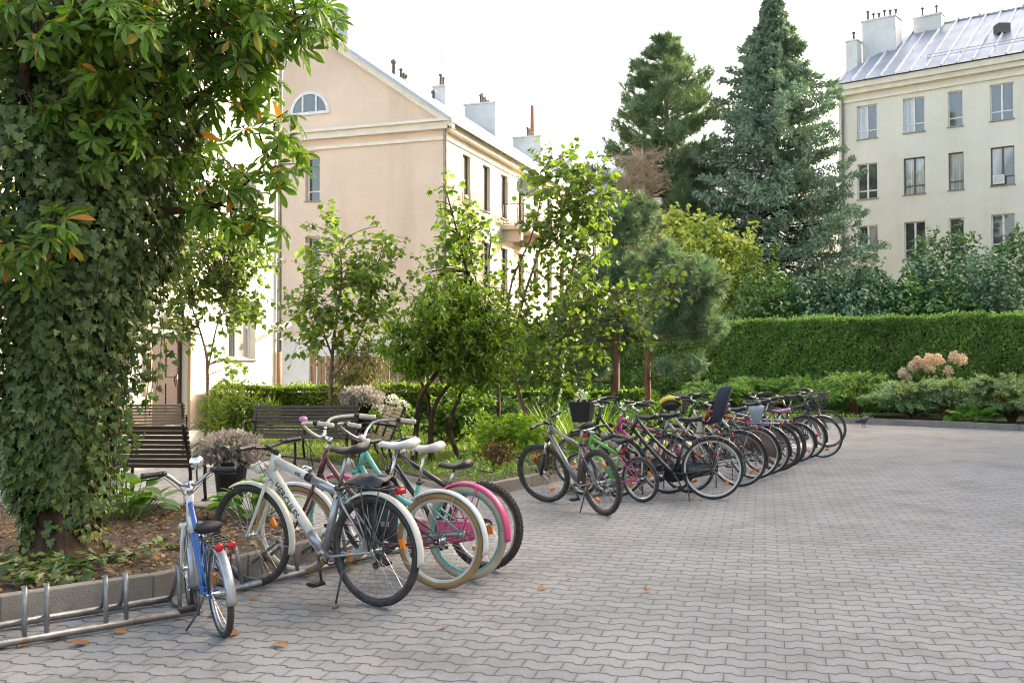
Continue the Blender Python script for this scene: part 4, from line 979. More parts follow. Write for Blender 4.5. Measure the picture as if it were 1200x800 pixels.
    for s in (-1, 1):
        q = [Vector((p.x, s * p.y, p.z)) for p in half]; tip, pv = q[-1], q[-2]; d = (tip - pv).normalized()
        g0 = tip - d * (.115 if bar != 'flat' else .13)
        mb = MB(); mb.M = ST; mb.tube([g0, g0 + d * .01, tip - d * .01, tip + d * .004], [.019, .016, .0165, .018], 12); mb.build('grip', M[grip], hb)
        mb = MB(); mb.M = ST; a = g0 - d * .02; mb.tube([a - d * .018, a + d * .018], .017, 8)
        fwd = Vector((.05, 0, -.02)) if bar == 'flat' else (Vector((0, s * .03, -.028)))
        lv = [a, a + fwd * .8, a + fwd * 1.05 + d * .04, a + fwd * .95 + d * .11]; mb.tube(lv, [.007, .006, .005, .0045], 6); mb.build('brake_lever', M['steel'] if bar == 'flat' else M['black'], hb)
    mb = MB(); mb.M = ST
    for s in (-1, 1):
        a = Vector((half[3].x, s * half[3].y, half[3].z)); mb.tube(smooth_path([a, a + Vector((.10, -s * .04, -.02)), cl + Vector((.12, s * .03, -.05)), HB + Vector((.06, s * .03, .06)), HB + Vector((.02, s * .02, -.02))], 4), .0026, 5)
        mb.tube(smooth_path([a, a + Vector((.08, -s * .08, -.07)), cl + Vector((.09, -s * .02, -.13)), HB + Vector((.02, s * .02, .02)), B.lerp(HB, .6) + Vector((0, s * .025, .01))], 4), .0024, 5)
    mb.build('brake_cable', M['black'], e)
    if bell:
        mb = MB(); mb.M = ST; p = Vector((half[3].x, half[3].y * .95, half[3].z)); mb.ball(p + Vector((0, 0, .03)), (.03, .03, .024), 12, 8); mb.tube([p, p + Vector((0, 0, .02))], .01, 6); mb.build('bell', M[bell], hb)
    if mirror:
        mb = MB(); mb.M = ST; q0 = Vector((half[1].x, -half[1].y, half[1].z)); p = q0 + Vector((0, .0, .13)); mb.tube([q0, q0 + Vector((.02, 0, .05)), p], .005, 6); mo = mb.build('mirror_arm', M['black'], hb)
        mb = MB(); mb.M = ST @ Matrix.Translation(p) @ Matrix.Rotation(R_(12), 4, 'Y') @ Matrix.Rotation(R_(-14), 4, 'Z')
        mb.ring((0, 0, 0), [(0, .0), (.001, 0), (.001, .001), (0, .001)], 4); mb.v, mb.f, mb.sm, mb.mi = [], [], [], []
        pts = [Vector((-.012, .042 * math.cos(q), .042 * math.sin(q))) for q in [2 * PI * j / 24 for j in range(24)]]
        mb.loft([[p_ + Vector((.016, 0, 0)) for p_ in pts], pts]); mb.build('mirror', M['mirror'], hb)
    # drivetrain
    mb = MB(); cy = -.045; rc = .085 * min(1, .5 + .5 * k)
    mb.ring(B + Vector((0, cy, 0)), [(rc - .012, -.002), (rc, -.002), (rc, .002), (rc - .012, .002)], 32)
    for i in range(5): a = 2 * PI * i / 5; mb.tube([B + Vector((0, cy, 0)), B + Vector((rc * .9 * math.cos(a), cy, rc * .9 * math.sin(a)))], .005, 5)
    ca = random.uniform(.5, 1.2) if not text else 1.35
    for s in (-1, 1):
        d = Vector((math.cos(ca) * s * -1, 0, math.sin(ca) * s * -1)) if False else Vector((-math.cos(ca) * s, 0, -math.sin(ca) * s)); y = s * .062
        mb.tube([B + Vector((0, y, 0)), B + d * .165 * k + Vector((0, y + s * .012, 0))], [.011, .008], 8)
    mb.tube([B + Vector((0, -.062, 0)), B + Vector((0, .062, 0))], .009, 8)
    cs = mb.build('crankset', M['steel'], e)
    for s in (-1, 1):
        d = Vector((-math.cos(ca) * s, 0, -math.sin(ca) * s)); p = B + d * .165 * k + Vector((0, s * .125, 0))
        mb = MB(); mb.box(p, (.085, .085, .020)); mb.box(p, (.05, .092, .026)); mb.tube([p - Vector((0, s * .05, 0)), p - Vector((0, s * .02, 0))], .007, 6); mb.build('pedal', M['black'], cs)
    mb = MB(); rk = .048
    for j in range(4 if frame in ('diamond', 'mtb') else 2): mb.ring(A + Vector((0, cy + .003 + j * .006 - .012, 0)), [(rk * (.55 + .15 * j) - .01, -.001), (rk * (.55 + .15 * j), -.001), (rk * (.55 + .15 * j), .001), (rk * (.55 + .15 * j) - .01, .001)], 24)
    for s in (-1, 1): mb.tube([B + Vector((0, cy, s * rc * .98)), A + Vector((0, cy, s * rk * .9))], .0042, 5)
    if frame in ('diamond', 'mtb'):
        p = A + Vector((.02, cy - .005, -.055)); mb.ring(p, [(.012, -.004), (.024, -.004), (.024, .004), (.012, .004)], 12); mb.ring(p + Vector((.02, 0, -.055)), [(.012, -.004), (.024, -.004), (.024, .004), (.012, .004)], 12)
        mb.box(p + Vector((.01, -.01, -.027)), (.016, .012, .09), Matrix.Rotation(-.3, 3, 'Y'))
    mb.build('chain', M['steel'], e)
    if guard:
        mb = MB(); n = 14; o1 = []; 
        out = [B + Vector(((rc + .028) * math.cos(q), 0, (rc + .028) * math.sin(q))) for q in [R_(-75 + 150 * j / 8 - 5) for j in range(9)]] + [A + Vector(((rk + .02) * math.cos(q), 0, (rk + .02) * math.sin(q))) for q in [R_(80 + 190 * j / 8) for j in range(9)]]
        mb.loft([[p + Vector((0, cy - .016, 0)) for p in out], [p + Vector((0, cy + .014, 0)) for p in out]]); mb.build('chain_guard', M[guard], e)
    if kick:
        mb = MB(); p = B.lerp(A, .30 if not lean else .45); s = 1 if lean <= 0 else 1
        mb.tube([p + Vector((0, .03, -.01)), p + Vector((-.03, .10, -p.z * .5)), p + Vector((-.05, .17, -p.z + .012 + (.02 if lean else 0)))], [.009, .008, .007], 8); mb.tube([p + Vector((-.05, .155, -p.z + .012)), p + Vector((-.05, .20, -p.z + .006))], .010, 6); mb.build('kickstand', M['steel'], e)
    if rack:
        mb = MB(); zr = 2 * R + .05; x0, x1 = A.x - .20, A.x + .20
        for s in (-1, 1):
            mb.tube(smooth_path([(x1, s * .03, zr + .002), (x1 - .06, s * .06, zr), (x0 + .03, s * .06, zr), (x0, s * .03, zr)], 3), .006, 6)
            for dx in (-.09, .06): mb.tube([(A.x, s * .062, R), (A.x + dx, s * .06, zr)], .005, 6)
            mb.tube([(x1, s * .03, zr), tuple(S - sd_ * .08 + Vector((0, s * .018, 0)))], .005, 6)
        for j in range(5): x = x0 + .05 + j * .075; mb.tube([(x, -.06, zr), (x, .06, zr)], .004, 5)
        mb.tube([(x0, -.03, zr), (x0, .03, zr)], .006, 6)
        if rack == 'spring':
            mb.tube([(x0 + .05, -.045, zr + .02), (x1 - .05, -.045, zr + .045), (x1 - .05, .045, zr + .045), (x0 + .05, .045, zr + .02)], .005, 6)
        mb.build('luggage_rack', M['steel'] if rack != 'chrome' else M['chrome'], e)
    if frame == 'kid':
        for s in (-1, 1):
            mb = MB(); p = Vector((A.x - .21, s * .034, 2 * R + .05)); mb.tube([p + Vector((.02, 0, 0)), p, p - Vector((.012, 0, 0))], [.018, .026, .020], 14); mb.build('tail_light', M['red_plastic'], e)
        mb = MB(); mb.tube([HB - hdv * .012, HT + hdv * .012], tr * 1.32, 14); mb.tube([HB + hdv * .05, (HB + hdv * .05).lerp(B, .25)], tr * 1.3, 12); mb.build('head_sleeve', M['white_paint'], e)
    elif taill:
        mb = MB()
        if mud and not rack:
            a = R_(158); p = A + Vector(((R + .035) * math.cos(a), 0, (R + .035) * math.sin(a))); mb.box(p, (.03, .055, .045)); mb.ball(p + Vector((-.015, 0, 0)), (.014, .026, .021), 10, 7)
        if rack: p = Vector((A.x - .215, 0, 2 * R + .04)); mb.box(p, (.02, .085, .04)); mb.ball(p + Vector((-.01, 0, 0)), (.012, .04, .018), 10, 7)
        if not mud and not rack: p = sp + Vector((-.02, 0, -.07)); mb.box(p + Vector((-.015, 0, 0)), (.02, .05, .035))
        mb.build('tail_light', M['red_plastic'], e)
    if light:
        mb = MB(); mb.M = ST; p = cr + Vector((.085, 0, .06)); mb.tube([cr + Vector((.0, 0, .01)), p], .006, 6); mb.tube([p + Vector((-.03, 0, 0)), p + Vector((.0, 0, 0)), p + Vector((.028, 0, 0))], [.018, .032, .034], 12)
        lo = mb.build('headlight', M['black'] if light is True else M[light], e); mb = MB(); mb.M = ST; mb.ball(p + Vector((.028, 0, 0)), (.01, .031, .031), 12, 8); mb.build('lens', M['lens'], lo)
    if basket:
        mb = MB(); mb.M = ST; w0, w1, d0, d1, h0, h1 = .13, .175, .10, .135, 0., .25; o = cl + Vector((.19, 0, -.20))
        if basket == 'crate':
            pr = [(-1, -1), (1, -1), (1, 1), (-1, 1)]
            lo_ = [o + Vector((a * d0, b * w0, h0)) for a, b in pr]; hi = [o + Vector((a * d1, b * w1, h1)) for a, b in pr]
            for i in range(4):
                j = (i + 1) % 4
                for t in [q / 9 for q in range(10)]: mb.tube([lo_[i].lerp(lo_[j], t), hi[i].lerp(hi[j], t)], .0032, 4)
                for t in [q / 7 for q in range(8)]: a, b = lo_[i].lerp(hi[i], t), lo_[j].lerp(hi[j], t); mb.tube([a, b], .0034 if t < 1 else .007, 4)
            for t in [q / 6 for q in range(7)]: mb.tube([lo_[0].lerp(lo_[3], t), lo_[1].lerp(lo_[2], t)], .003, 4)
        else:
            pr = [(-1, -1), (1, -1), (1, 1), (-1, 1)]
            lo_ = [o + Vector((a * d0, b * w0, h0)) for a, b in pr]; hi = [o + Vector((a * d1, b * w1, h1)) for a, b in pr]
            li = [p.lerp(o + Vector((0, 0, p.z - o.z)), .05) for p in hi]; ll = [p.lerp(o, .05) + Vector((0, 0, .01)) for p in lo_]
            for i in range(4): j = (i + 1) % 4; mb.quad(lo_[i], lo_[j], hi[j], hi[i]); mb.quad(ll[j], ll[i], li[i], li[j]); mb.quad(hi[i], hi[j], li[j], li[i])
            mb.poly(lo_); mb.poly(ll)
        mb.tube([cl, o + Vector((-.12, 0, .2))], .008, 6); mb.build('basket', M['steel'] if basket == 'crate' else M['black'], e)
    if childseat:
        mb = MB(); o = Vector((A.x + .34, 0, 2 * R + .10)); secs = []
        for (x, z, wd, dp) in ((.19, .03, .10, .04), (.12, .0, .14, .05), (.02, -.02, .155, .055), (-.09, .02, .165, .10), (-.14, .12, .165, .11), (-.17, .21, .165, .11), (-.195, .30, .165, .12), (-.22, .39, .150, .13), (-.235, .45, .115, .11), (-.24, .48, .05, .04)):
            secs.append([o + Vector((x + dp * abs(math.cos(q)) ** 3 + .022 * math.sin(q), wd * .88 * math.copysign(abs(math.cos(q)) ** .7, math.cos(q)), z + (.0 if x < -.08 else .05 * abs(math.cos(q)) ** 3))) for q in [2 * PI * j / 24 for j in range(24)]])
        mb.loft(secs); cso = mb.build('child_seat', M['navy_fabric'], e)
        mb = MB()
        for s in (-1, 1): mb.tube([o + Vector((-.14, s * .05, .36)), o + Vector((-.07, s * .05, .2)), o + Vector((.08, s * .02, .03))], .012, 6)
        mb.build('harness', M['red_paint'], cso)
        mb = MB()
        for s in (-1, 1): mb.tube([o + Vector((.12, s * .13, .02)), o + Vector((.16, s * .15, -.25)), o + Vector((.14, s * .14, -.42))], [.03, .026, .022], 8); mb.tube([o + Vector((.15, s * .13, .04)), o + Vector((.20, s * .10, .13)), o + Vector((.22, 0, .15))], .016, 8)
        mb.tube([o + Vector((-.05, 0, -.03)), S - sd_ * .05], .012, 8); mb.build('foot_rest', M['beige_paint'], cso)
    if spokeg:
        mb = MB(); mb.ring(A + Vector((0, .035, 0)), [(R * .16, 0), (R * .86, -.012), (R * .86, -.015), (R * .16, -.003)], 40, R_(30), R_(190)); mb.ring(A + Vector((0, -.035, 0)), [(R * .16, 0), (R * .86, .012), (R * .86, .015), (R * .16, .003)], 40, R_(30), R_(190)); mb.build('dress_guard', M['brown_leather'], e)
    if bags:
        mb = MB(); p = (HB + hdv * .03).lerp(B, .35); d = (B - HB).normalized(); mb.tube([p - d * .13, p - d * .11, p + d * .11, p + d * .13], [.03, .04, .04, .03], 12); mb.build('frame_roll', M[bags], e)
    return e
G2 = lambda px, py: gr(px, py)
bikes = {}
# left group
bikes['kid'] = bike('kids_bicycle', 'small blue and white child bicycle with round mirror in the near end of the rack', G2(262, 745), (-.50, .866), R=.245, tw=.02, wb=.80, frame='kid', st=.30, sh=.60, hh=.86, bar='kid', tr=.017, fr='blue_paint', fork='white_paint', mud='silver_paint', mudlen=.8, sw=.075, rim='alu', rack=True, light=False, steer=-8, lean=-5, mirror=True, guard=None, stem='chrome', refl=1)
bikes['trek'] = bike('trekking_bicycle', 'white and silver trekking bicycle lettered along its thick down tube, black bag behind', G2(441, 710), (-.84, .53), R=.352, tw=.02, wb=1.10, frame='diamond', st=.46, sh=1.00, hh=1.03, bar='flat', tr=.026, fr='cream_paint', fr2='silver_paint', fork='cream_paint', mud='cream_paint', rim='steel', sw=.08, rack=True, light='cream_paint', steer=4, lean=-2, susp=False, stem='black', barm='black', text='HERCULES', mudlen=.95)
bikes['maroon'] = bike('cruiser_bicycle', 'maroon cruiser bicycle with tan tyres and wide white saddle and mudguards', G2(516, 690), (-.925, .38), R=.328, tw=.025, wb=1.16, frame='cruiser', st=.40, sh=.99, hh=1.08, bar='cruiser', tr=.017, fr='maroon_paint', tyre='tyre_tan', mud='white_paint', rim='cream_paint', saddle='white_vinyl', sw=.120, grip='cream_rubber', barm='cream_paint', stem='chrome', rack=False, light='chrome', steer=6, bell='lilac_plastic', kick=False, refl=0, taill=False)
bikes['turq'] = bike('cruiser_bicycle', 'turquoise cruiser bicycle with pink mudguards and cream tyres on turquoise rims', G2(546, 679), (-.87, .49), R=.335, tw=.026, wb=1.14, frame='cruiser', st=.40, sh=.94, hh=1.04, bar='cruiser', tr=.018, fr='turquoise_paint', tyre='tyre_cream', mud='pink_paint', rim='turquoise_paint', saddle='white_vinyl', sw=.08, grip='cream_rubber', barm='alu', stem='white_paint', rack=False, light='cream_paint', guard='pink_paint', steer=0, kick=False, refl=1, taill=False, mudlen=.85)
bikes['dark'] = bike('mountain_bicycle', 'dark bicycle with knobbly black tyre behind the turquoise cruiser', G2(568, 667), (-.86, .51), R=.325, tw=.026, wb=1.05, frame='mtb', st=.36, sh=.78, hh=.93, bar='flat', tr=.019, fr='blackpaint', fr2='magenta_paint', rim='alu', sw=.075, light=False, kick=False, knob=True, susp=False, refl=1, taill=False, stem='black', barm='black')
# right group
bikes['mtb'] = bike('mountain_bicycle', 'silver grey mountain bicycle on its kickstand at the near end of the long row', G2(708, 603), (-.50, .866), R=.335, tw=.024, wb=1.08, frame='mtb', st=.45, sh=.92, hh=.98, bar='flat', tr=.02, fr='grey_paint', rim='steel', sw=.08, light=False, susp=True, steer=26, lean=-7, knob=True, stem='black', barm='black')
bikes['greenkid'] = bike('kids_bicycle', 'small green and pink child bicycle beside the silver grey mountain bicycle', G2(752, 588), (-.70, .71), R=.255, tw=.022, wb=.88, frame='mtb', st=.34, sh=.70, hh=.80, bar='flat', tr=.018, fr='green_paint', fr2='magenta_paint', fork='magenta_paint', rim='alu', sw=.07, light=False, lean=-5)
bikes['blackbeige'] = bike('city_bicycle', 'black city bicycle with beige roll on its frame and a front basket of flowers', G2(782, 578), (-.90, .43), R=.345, wb=1.10, frame='step', st=.47, sh=.92, hh=1.10, bar='swept', tr=.019, fr='blackpaint', mud='blackpaint', rim='alu', rack=True, basket='box', bags='beige_paint', guard='blackpaint', steer=10)
bikes['magenta'] = bike('city_bicycle', 'bright pink framed bicycle squeezed behind the black step-through bicycles', G2(806, 577), (-.92, .40), R=.335, wb=1.06, frame='mtb', st=.46, sh=.94, hh=1.06, bar='kid', tr=.021, fr='magenta_paint', mud='blackpaint', rim='alu', rack=False, steer=-6, refl=1)
bikes['lady'] = bike('city_bicycle', 'black step-through bicycle with pale rims and full chain guard standing out of the row', G2(835, 585), (-.98, .22), R=.35, tw=.02, wb=1.10, frame='step', st=.46, sh=.93, hh=1.08, bar='swept', tr=.018, fr='blackpaint', mud='blackpaint', rim='cream_paint', guard='blackpaint', rack=True, sw=.10)
bikes['seat'] = bike('city_bicycle', 'dark city bicycle with navy child seat over its rear wheel', G2(866, 570), (-.93, .37), R=.345, wb=1.10, frame='step', st=.48, sh=.95, hh=1.10, bar='swept', tr=.018, fr='beige_paint', mud='blackpaint', rack=True, childseat=True, saddle='brown_leather')
bikes['redguard'] = bike('city_bicycle', 'black bicycle with red-brown dress guard on its rear wheel', G2(884, 561), (-.90, .43), R=.345, wb=1.10, frame='step', st=.48, sh=.95, hh=1.12, bar='swept', tr=.017, fr='blackpaint', mud='blackpaint', rim='cream_paint', rack=True, spokeg=True, basket='crate')
bikes['red'] = bike('city_bicycle', 'red framed bicycle in the middle of the long row with pale cover on its saddle', G2(898, 556), (-.88, .47), R=.335, wb=1.06, frame='mtb', st=.52, sh=1.0, hh=1.04, bar='flat', tr=.017, fr='red_paint', mud='blackpaint', rack='chrome', rim='alu', refl=1)
bikes['silver'] = bike('city_bicycle', 'silver bicycle with chromed rack between the red and the dark blue ones', G2(910, 552), (-.87, .49), R=.345, wb=1.06, frame='diamond', st=.52, sh=1.02, hh=1.06, bar='kid', tr=.016, fr='silver_paint', rim='steel', rack='chrome', refl=1)
bikes['blue'] = bike('mountain_bicycle', 'dark blue mountain bicycle with wide black tyres near the far end of the row', G2(918, 548), (-.87, .49), R=.34, tw=.024, wb=1.08, frame='mtb', st=.5, sh=1.04, hh=1.02, bar='flat', tr=.019, fr='purple_paint', rim='steel', knob=False, light=False)
bikes['lilac'] = bike('kids_bicycle', 'lilac saddled girl bicycle low among the far bicycles of the row', G2(934, 541), (-.87, .49), R=.30, wb=.96, frame='step', st=.36, sh=.82, hh=.94, bar='swept', tr=.017, fr='lilac_plastic', saddle='lilac_plastic', mud='blackpaint', rim='alu', light=False, refl=1)
bikes['black2'] = bike('city_bicycle', 'black bicycle with upright bars behind the purple basket bicycle', G2(944, 537), (-.84, .54), R=.345, wb=1.06, frame='diamond', st=.54, sh=1.03, hh=1.05, bar='swept', tr=.016, fr='blackpaint', mud='blackpaint', rack=True, refl=1)
pf = G2(962, 537); hd_ = Vector((.90, -.44, 0)).normalized()
bikes['purple'] = bike('city_bicycle', 'purple bicycle facing out of the row with wire basket at its handlebar', pf - hd_ * 1.06, (.95, -.30), R=.345, tw=.017, wb=1.06, frame='diamond', st=.50, sh=.92, hh=1.10, bar='swept', tr=.017, fr='purple_paint', mud='white_paint', rim='alu', basket='crate', light=False, steer=-14, grip='brown_leather')
pf = G2(970, 524)
bikes['last'] = bike('city_bicycle', 'farthest dark bicycle of the row, its front wheel showing past the basket bicycle', pf - hd_ * 1.06, (.90, -.44), R=.345, wb=1.06, frame='diamond', st=.50, sh=.94, hh=1.02, bar='flat', tr=.016, fr='blackpaint', rim='steel', light=False, steer=22, refl=1)
def on(b, x, y, z):                                          # a point in a bicycle's own frame -> world
    return bikes[b].matrix_basis @ Vector((x, y, z))
def ori(b): return bikes[b].matrix_basis.to_3x3().to_4x4()
# pannier draped over the trekking bicycle's rack
o = on('trek', -.44, -.02, .75); pe = empty('pannier_bag', o, 'black leather double pannier bag draped over the rack of the lettered white bicycle', 'bag', bikes['trek'].rotation_euler)
for s in (-1,):
    mb = MB(); secs = []
    for (z, dx, dy) in ((-.36, .11, .028), (-.345, .14, .045), (-.27, .155, .06), (-.16, .15, .058), (-.05, .145, .045), (.02, .14, .03), (.05, .12, .015)):
        secs.append([Vector((-.02 + dx * math.copysign(abs(math.cos(q)) ** .45, math.cos(q)) + .012 * math.sin(z * 40 + s), s * .105 + dy * math.copysign(abs(math.sin(q)) ** .5, math.sin(q)), z + .012 * math.cos(3 * q + s))) for q in [2 * PI * j / 24 for j in range(24)]])
    mb.loft(secs); mb.build('bag', M['leather'], pe)
    mb = MB(); mb.box((-.02, s * .05 - .0, -.24), (.29, .006, .03)); mb.build('reflective_strip', M['alu'], pe)
mb = MB(); secs = []
for i in range(11):
    t = -1 + 2 * i / 10; secs.append([Vector((x, -.075 + t * .10, .050 + .012 * math.sin(5 * t + x * 20) - .05 * max(0, abs(t) - .55) * 2.2 + dz)) for x, dz in ((-.16, 0), (-.06, .014), (.06, .014), (.13, 0), (.13, -.012), (-.16, -.012))])
mb.loft(secs); mb.build('flap', M['leather'], pe)
# cycle helmet, saddle cover, flowers in the basket
o = on('seat', .26, .24, 1.03); he = empty('cycle_helmet', o, 'yellow and black cycle helmet hanging at the handlebar of the child seat bicycle', 'helmet')
mb = MB(); mb.ball(o, (.125, .10, .085), 18, 12); mb.build('shell', M['black'], he, True)
mb = MB()
for k in range(-2, 3):
    a = k * .42; mb.tube([o + Vector((.130 * math.cos(t), .100 * math.sin(a) * (.5 + .5 * math.sin(t)), .092 * math.sin(t) * math.cos(a * .8))) for t in [PI * j / 10 for j in range(11)]], [.012, .02, .024, .024, .02, .024, .02, .024, .024, .02, .012], 6)
mb.build('rib', M['yellow_plastic'], he, True)
o = on('red', -.40, 0, .90); mb = MB(); mb.M = Matrix.Translation(o) @ ori('red'); secs = []
for z, a, b in ((-.18, .04, .04), (-.15, .06, .055), (-.06, .085, .08), (.0, .11, .09), (.05, .11, .08), (.065, .05, .04)):
    secs.append([Vector((a * math.cos(q) * (1 + .1 * math.sin(5 * q)), b * math.sin(q) * (1 + .1 * math.sin(4 * q + 1)), z)) for q in [2 * PI * j / 20 for j in range(20)]])
mb.loft(secs); tag(mb.build('saddle_cover', M['palebag']), 'pale blue plastic bag pulled over the saddle of the red bicycle', 'saddle cover')
fol = Fol(); rng = np.random.default_rng(5); o = on('blackbeige', .55, 0, 1.05) ; C, O = in_blob(rng, (o.x, o.y, o.z + .09), (.09, .09, .08), 60, .6)
fol.add(C, O, rnd_dir(rng, 60), .032, T_dia(.5)); tag(fol.build('flower_bunch', M['petal_white'], None), 'bunch of pale flowers in the basket of the black city bicycle', 'flowers')
# ------------------------------------------------------------------ cycle racks
def cycle_rack(label, p0, p1, depth, slots, first, pitch=.52, skew=0.):
    d = (p1 - p0); L = d.length; d.normalize(); n = Vector((-d.y, d.x, 0)); e = empty('cycle_rack', p0, label, 'cycle rack', group='steel cycle racks')
    for (o, nm) in ((0, 0), (depth, 1)):
        mb = MB(); mb.tube([p0 + n * o + Z * .035, p1 + n * o + Z * .035], .022, 10); mb.build('rail', M['galv'], e, True)
    for k in range(int(L / 1.1) + 1): mb = MB(); q = p0 + d * (.25 + 1.1 * k); mb.obox(q, d, n, 0, .05, 0.02, depth - .02, .012, .024); mb.build('cross_bar', M['galv'], e, True)
    for k in range(slots):
        for s in (0, .115):
            q = p0 + d * (first + pitch * k + s); mb = MB(); a = q + Z * .05; b = q + n * .06 + d * skew * .15 + Z * .29; c = q + n * depth + d * skew + Z * .05
            mb.tube([a, a.lerp(b, .9), b + n * .012 + Z * .012, b + n * .03 + Z * .008, b.lerp(c, .10), c], .0135, 10); mb.build('hoop', M['galv'], e, True)
    return e
cycle_rack('grey tubular steel cycle rack along the left kerb with empty hoops', Vector((-3.75, 4.52, 0)), Vector((-1.90, 6.15, 0)), .42, 6, .17, .435, .125)
cycle_rack('grey tubular steel cycle rack under the white and maroon bicycles', Vector((-1.93, 6.62, 0)), Vector((-.88, 8.25, 0)), .40, 4, .10)
kd = Vector((.486, .874, 0)); q = Vector((.72, 11.75, 0)) + Vector((.874, -.486, 0)) * .25
cycle_rack('grey tubular steel cycle rack under the long row of bicycles', q, q + kd * 7., .42, 13, .1)
# ------------------------------------------------------------------ benches (local x along the seat, back at +y, seat faces -y)
def bench(label, loc, rz, L=1.75, wood='bench_wood'):
    e = empty('park_bench', loc, label, 'bench', (0, 0, rz), 'slatted park benches')
    mb = MB()
    for k in range(9):
        z = .44 + .052 * k; y = .24 + .028 * k * .62; mb.box((0, y, z), (L, .022, .043), Matrix.Rotation(R_(-18), 3, 'X'))
    mb.build('backrest', M[wood], e, bevel=.004)
    mb = MB()
    for k in range(8): mb.box((0, -.24 + .058 * k, .425 - .012 * math.sin(PI * k / 7)), (L, .042, .022))
    mb.build('seat', M[wood], e, bevel=.004)
    for x in (-L / 2 + .04, 0, L / 2 - .04):
        mb = MB()
        mb.tube(smooth_path([(x, .30, .02), (x, .20, .25), (x, .21, .42), (x, .30, .64), (x, .42, .90)], 4), .02, 8); mb.tube(smooth_path([(x, -.27, .02), (x, -.23, .22), (x, -.22, .405), (x, .21, .405)], 4), .02, 8)
        if x: mb.tube(smooth_path([(x, -.22, .41), (x, -.28, .56), (x, -.22, .66), (x, .02, .66), (x, .28, .62)], 4), .017, 8)
        mb.box((x, .3, .012), (.06, .09, .022)); mb.box((x, -.27, .012), (.06, .09, .022)); mb.build('side_frame', M['iron'], e)
    return e
b1 = at(178, 500, 11.2); bench('black slatted bench seen from behind beside the ivy covered trunk', (b1.x - .30, 11.15, 0), R_(180 - 3), 1.75)
b2 = at(196, 480, 17.); bench('weathered bench standing near the brown door behind the black one', (b2.x - .55, 17.0, 0), R_(180 + 12), 1.7, 'bench_light')
b3 = at(356, 500, 15.6); bench('dark slatted bench on the paving in front of the bright lawn', (b3.x, 15.3, 0.02), R_(-4), 1.65)
b4 = at(438, 500, 14.9); bench('bench turned sideways with lit wooden back under the heather dome', (b4.x - .12, 15.2, 0.02), R_(-74), 1.6, 'bench_light')
# ------------------------------------------------------------------ chestnut tree at the left with ivy
TB = Vector((-3.32, 7.5, .12)); rng = np.random.default_rng(3); rr = random.Random(3)
def blob(px, py, Y, rx, ry, rz, K): p = at(px, py, Y); return ((p.x, p.y, p.z), (rx, ry, rz), K)
ct = empty('chestnut_tree', TB, 'big chestnut tree at the left edge with hand-shaped leaves turning yellow', 'tree')
mb = MB(); paths = []
def limb(pts, r0, r1, seg=12):
    p = smooth_path(pts, 5); paths.append(p); n = len(p)
    mb.tube(p, [(r0 + (r1 - r0) * i / (n - 1)) * rr.uniform(.95, 1.05) for i in range(n)], seg)
tv = lambda x, y, z: TB + Vector((x, y, z))
p = smooth_path([tv(0, 0, -.1), tv(0, 0, .25), tv(.02, 0, 1), tv(-.05, .05, 2.2), tv(0, .1, 3.6), tv(.1, .2, 6), tv(.1, .3, 9)], 5); paths.append(p)
secs = []
for i, q in enumerate(p):
    h = q.z - TB.z; r = (.17 + .12 * math.exp(-max(h, 0) * 4)) * (1 - .085 * max(h, 0))
    secs.append([q + Vector((math.cos(a), math.sin(a), 0)) * r * (1 + .10 * math.exp(-max(h, 0) * 2) * math.sin(5 * a + 1) + .05 * math.sin(9 * a + h * 3)) for a in [2 * PI * j / 28 for j in range(28)]])
mb.loft(secs)
limb([tv(0, .05, 2.3), tv(.5, -.2, 3.0), tv(1.1, -.3, 3.35), tv(1.75, -.3, 3.75)], .06, .008); limb([tv(0, .05, 2.0), tv(.6, .0, 2.5), tv(1.1, .05, 2.6), tv(1.5, .05, 2.95)], .045, .006)
limb([tv(0, .0, 2.6), tv(.1, -.9, 3.3), tv(.5, -1.3, 3.6), tv(.8, -1.5, 3.9)], .05, .008); limb([tv(0, .0, 2.4), tv(-.3, -.9, 3.1), tv(-.5, -1.2, 3.5)], .045, .008)
limb([tv(0, .1, 3.4), tv(1., .5, 4.6), tv(2.2, .8, 5.2)], .09, .02); limb([tv(0, .1, 3.6), tv(-1.2, .3, 5), tv(-2.4, .2, 5.8)], .09, .02); limb([tv(0, .1, 4.), tv(.3, -1.2, 5.2), tv(.4, -2.2, 5.8)], .08, .02)
CB = [blob(40, 10, 6.6, .80, .55, .36, 60), blob(180, 0, 6.5, .65, .5, .36, 54), blob(120, 70, 6.7, .50, .4, .26, 24), blob(30, 100, 6.7, .45, .3, .2, 11), blob(262, 30, 6.9, .42, .45, .30, 40), blob(345, 12, 7.1, .34, .4, .18, 22),
      blob(300, 85, 7.3, .26, .35, .26, 13), blob(305, 170, 7.5, .22, .3, .28, 13), blob(250, 215, 7.5, .30, .35, .26, 15), blob(215, 130, 7.1, .32, .4, .32, 20), blob(38, 283, 6.45, .25, .2, .08, 10), blob(262, 262, 7.5, .22, .2, .2, 8), blob(120, 150, 6.6, .28, .2, .12, 8),
      ((-3.3, 7.6, 5.6), (2.0, 1.8, 1.4), 130), ((-1.4, 8.4, 6.0), (1.2, 1.2, .7), 22), ((-3.4, 8.4, 7.6), (2.4, 2.2, 1.6), 150), ((-5.8, 7.8, 4.9), (1.3, 1.4, 1.5), 90)]
fol = Fol(); TP6, TP5 = T_palm(6, .34), T_palm(5, .52)
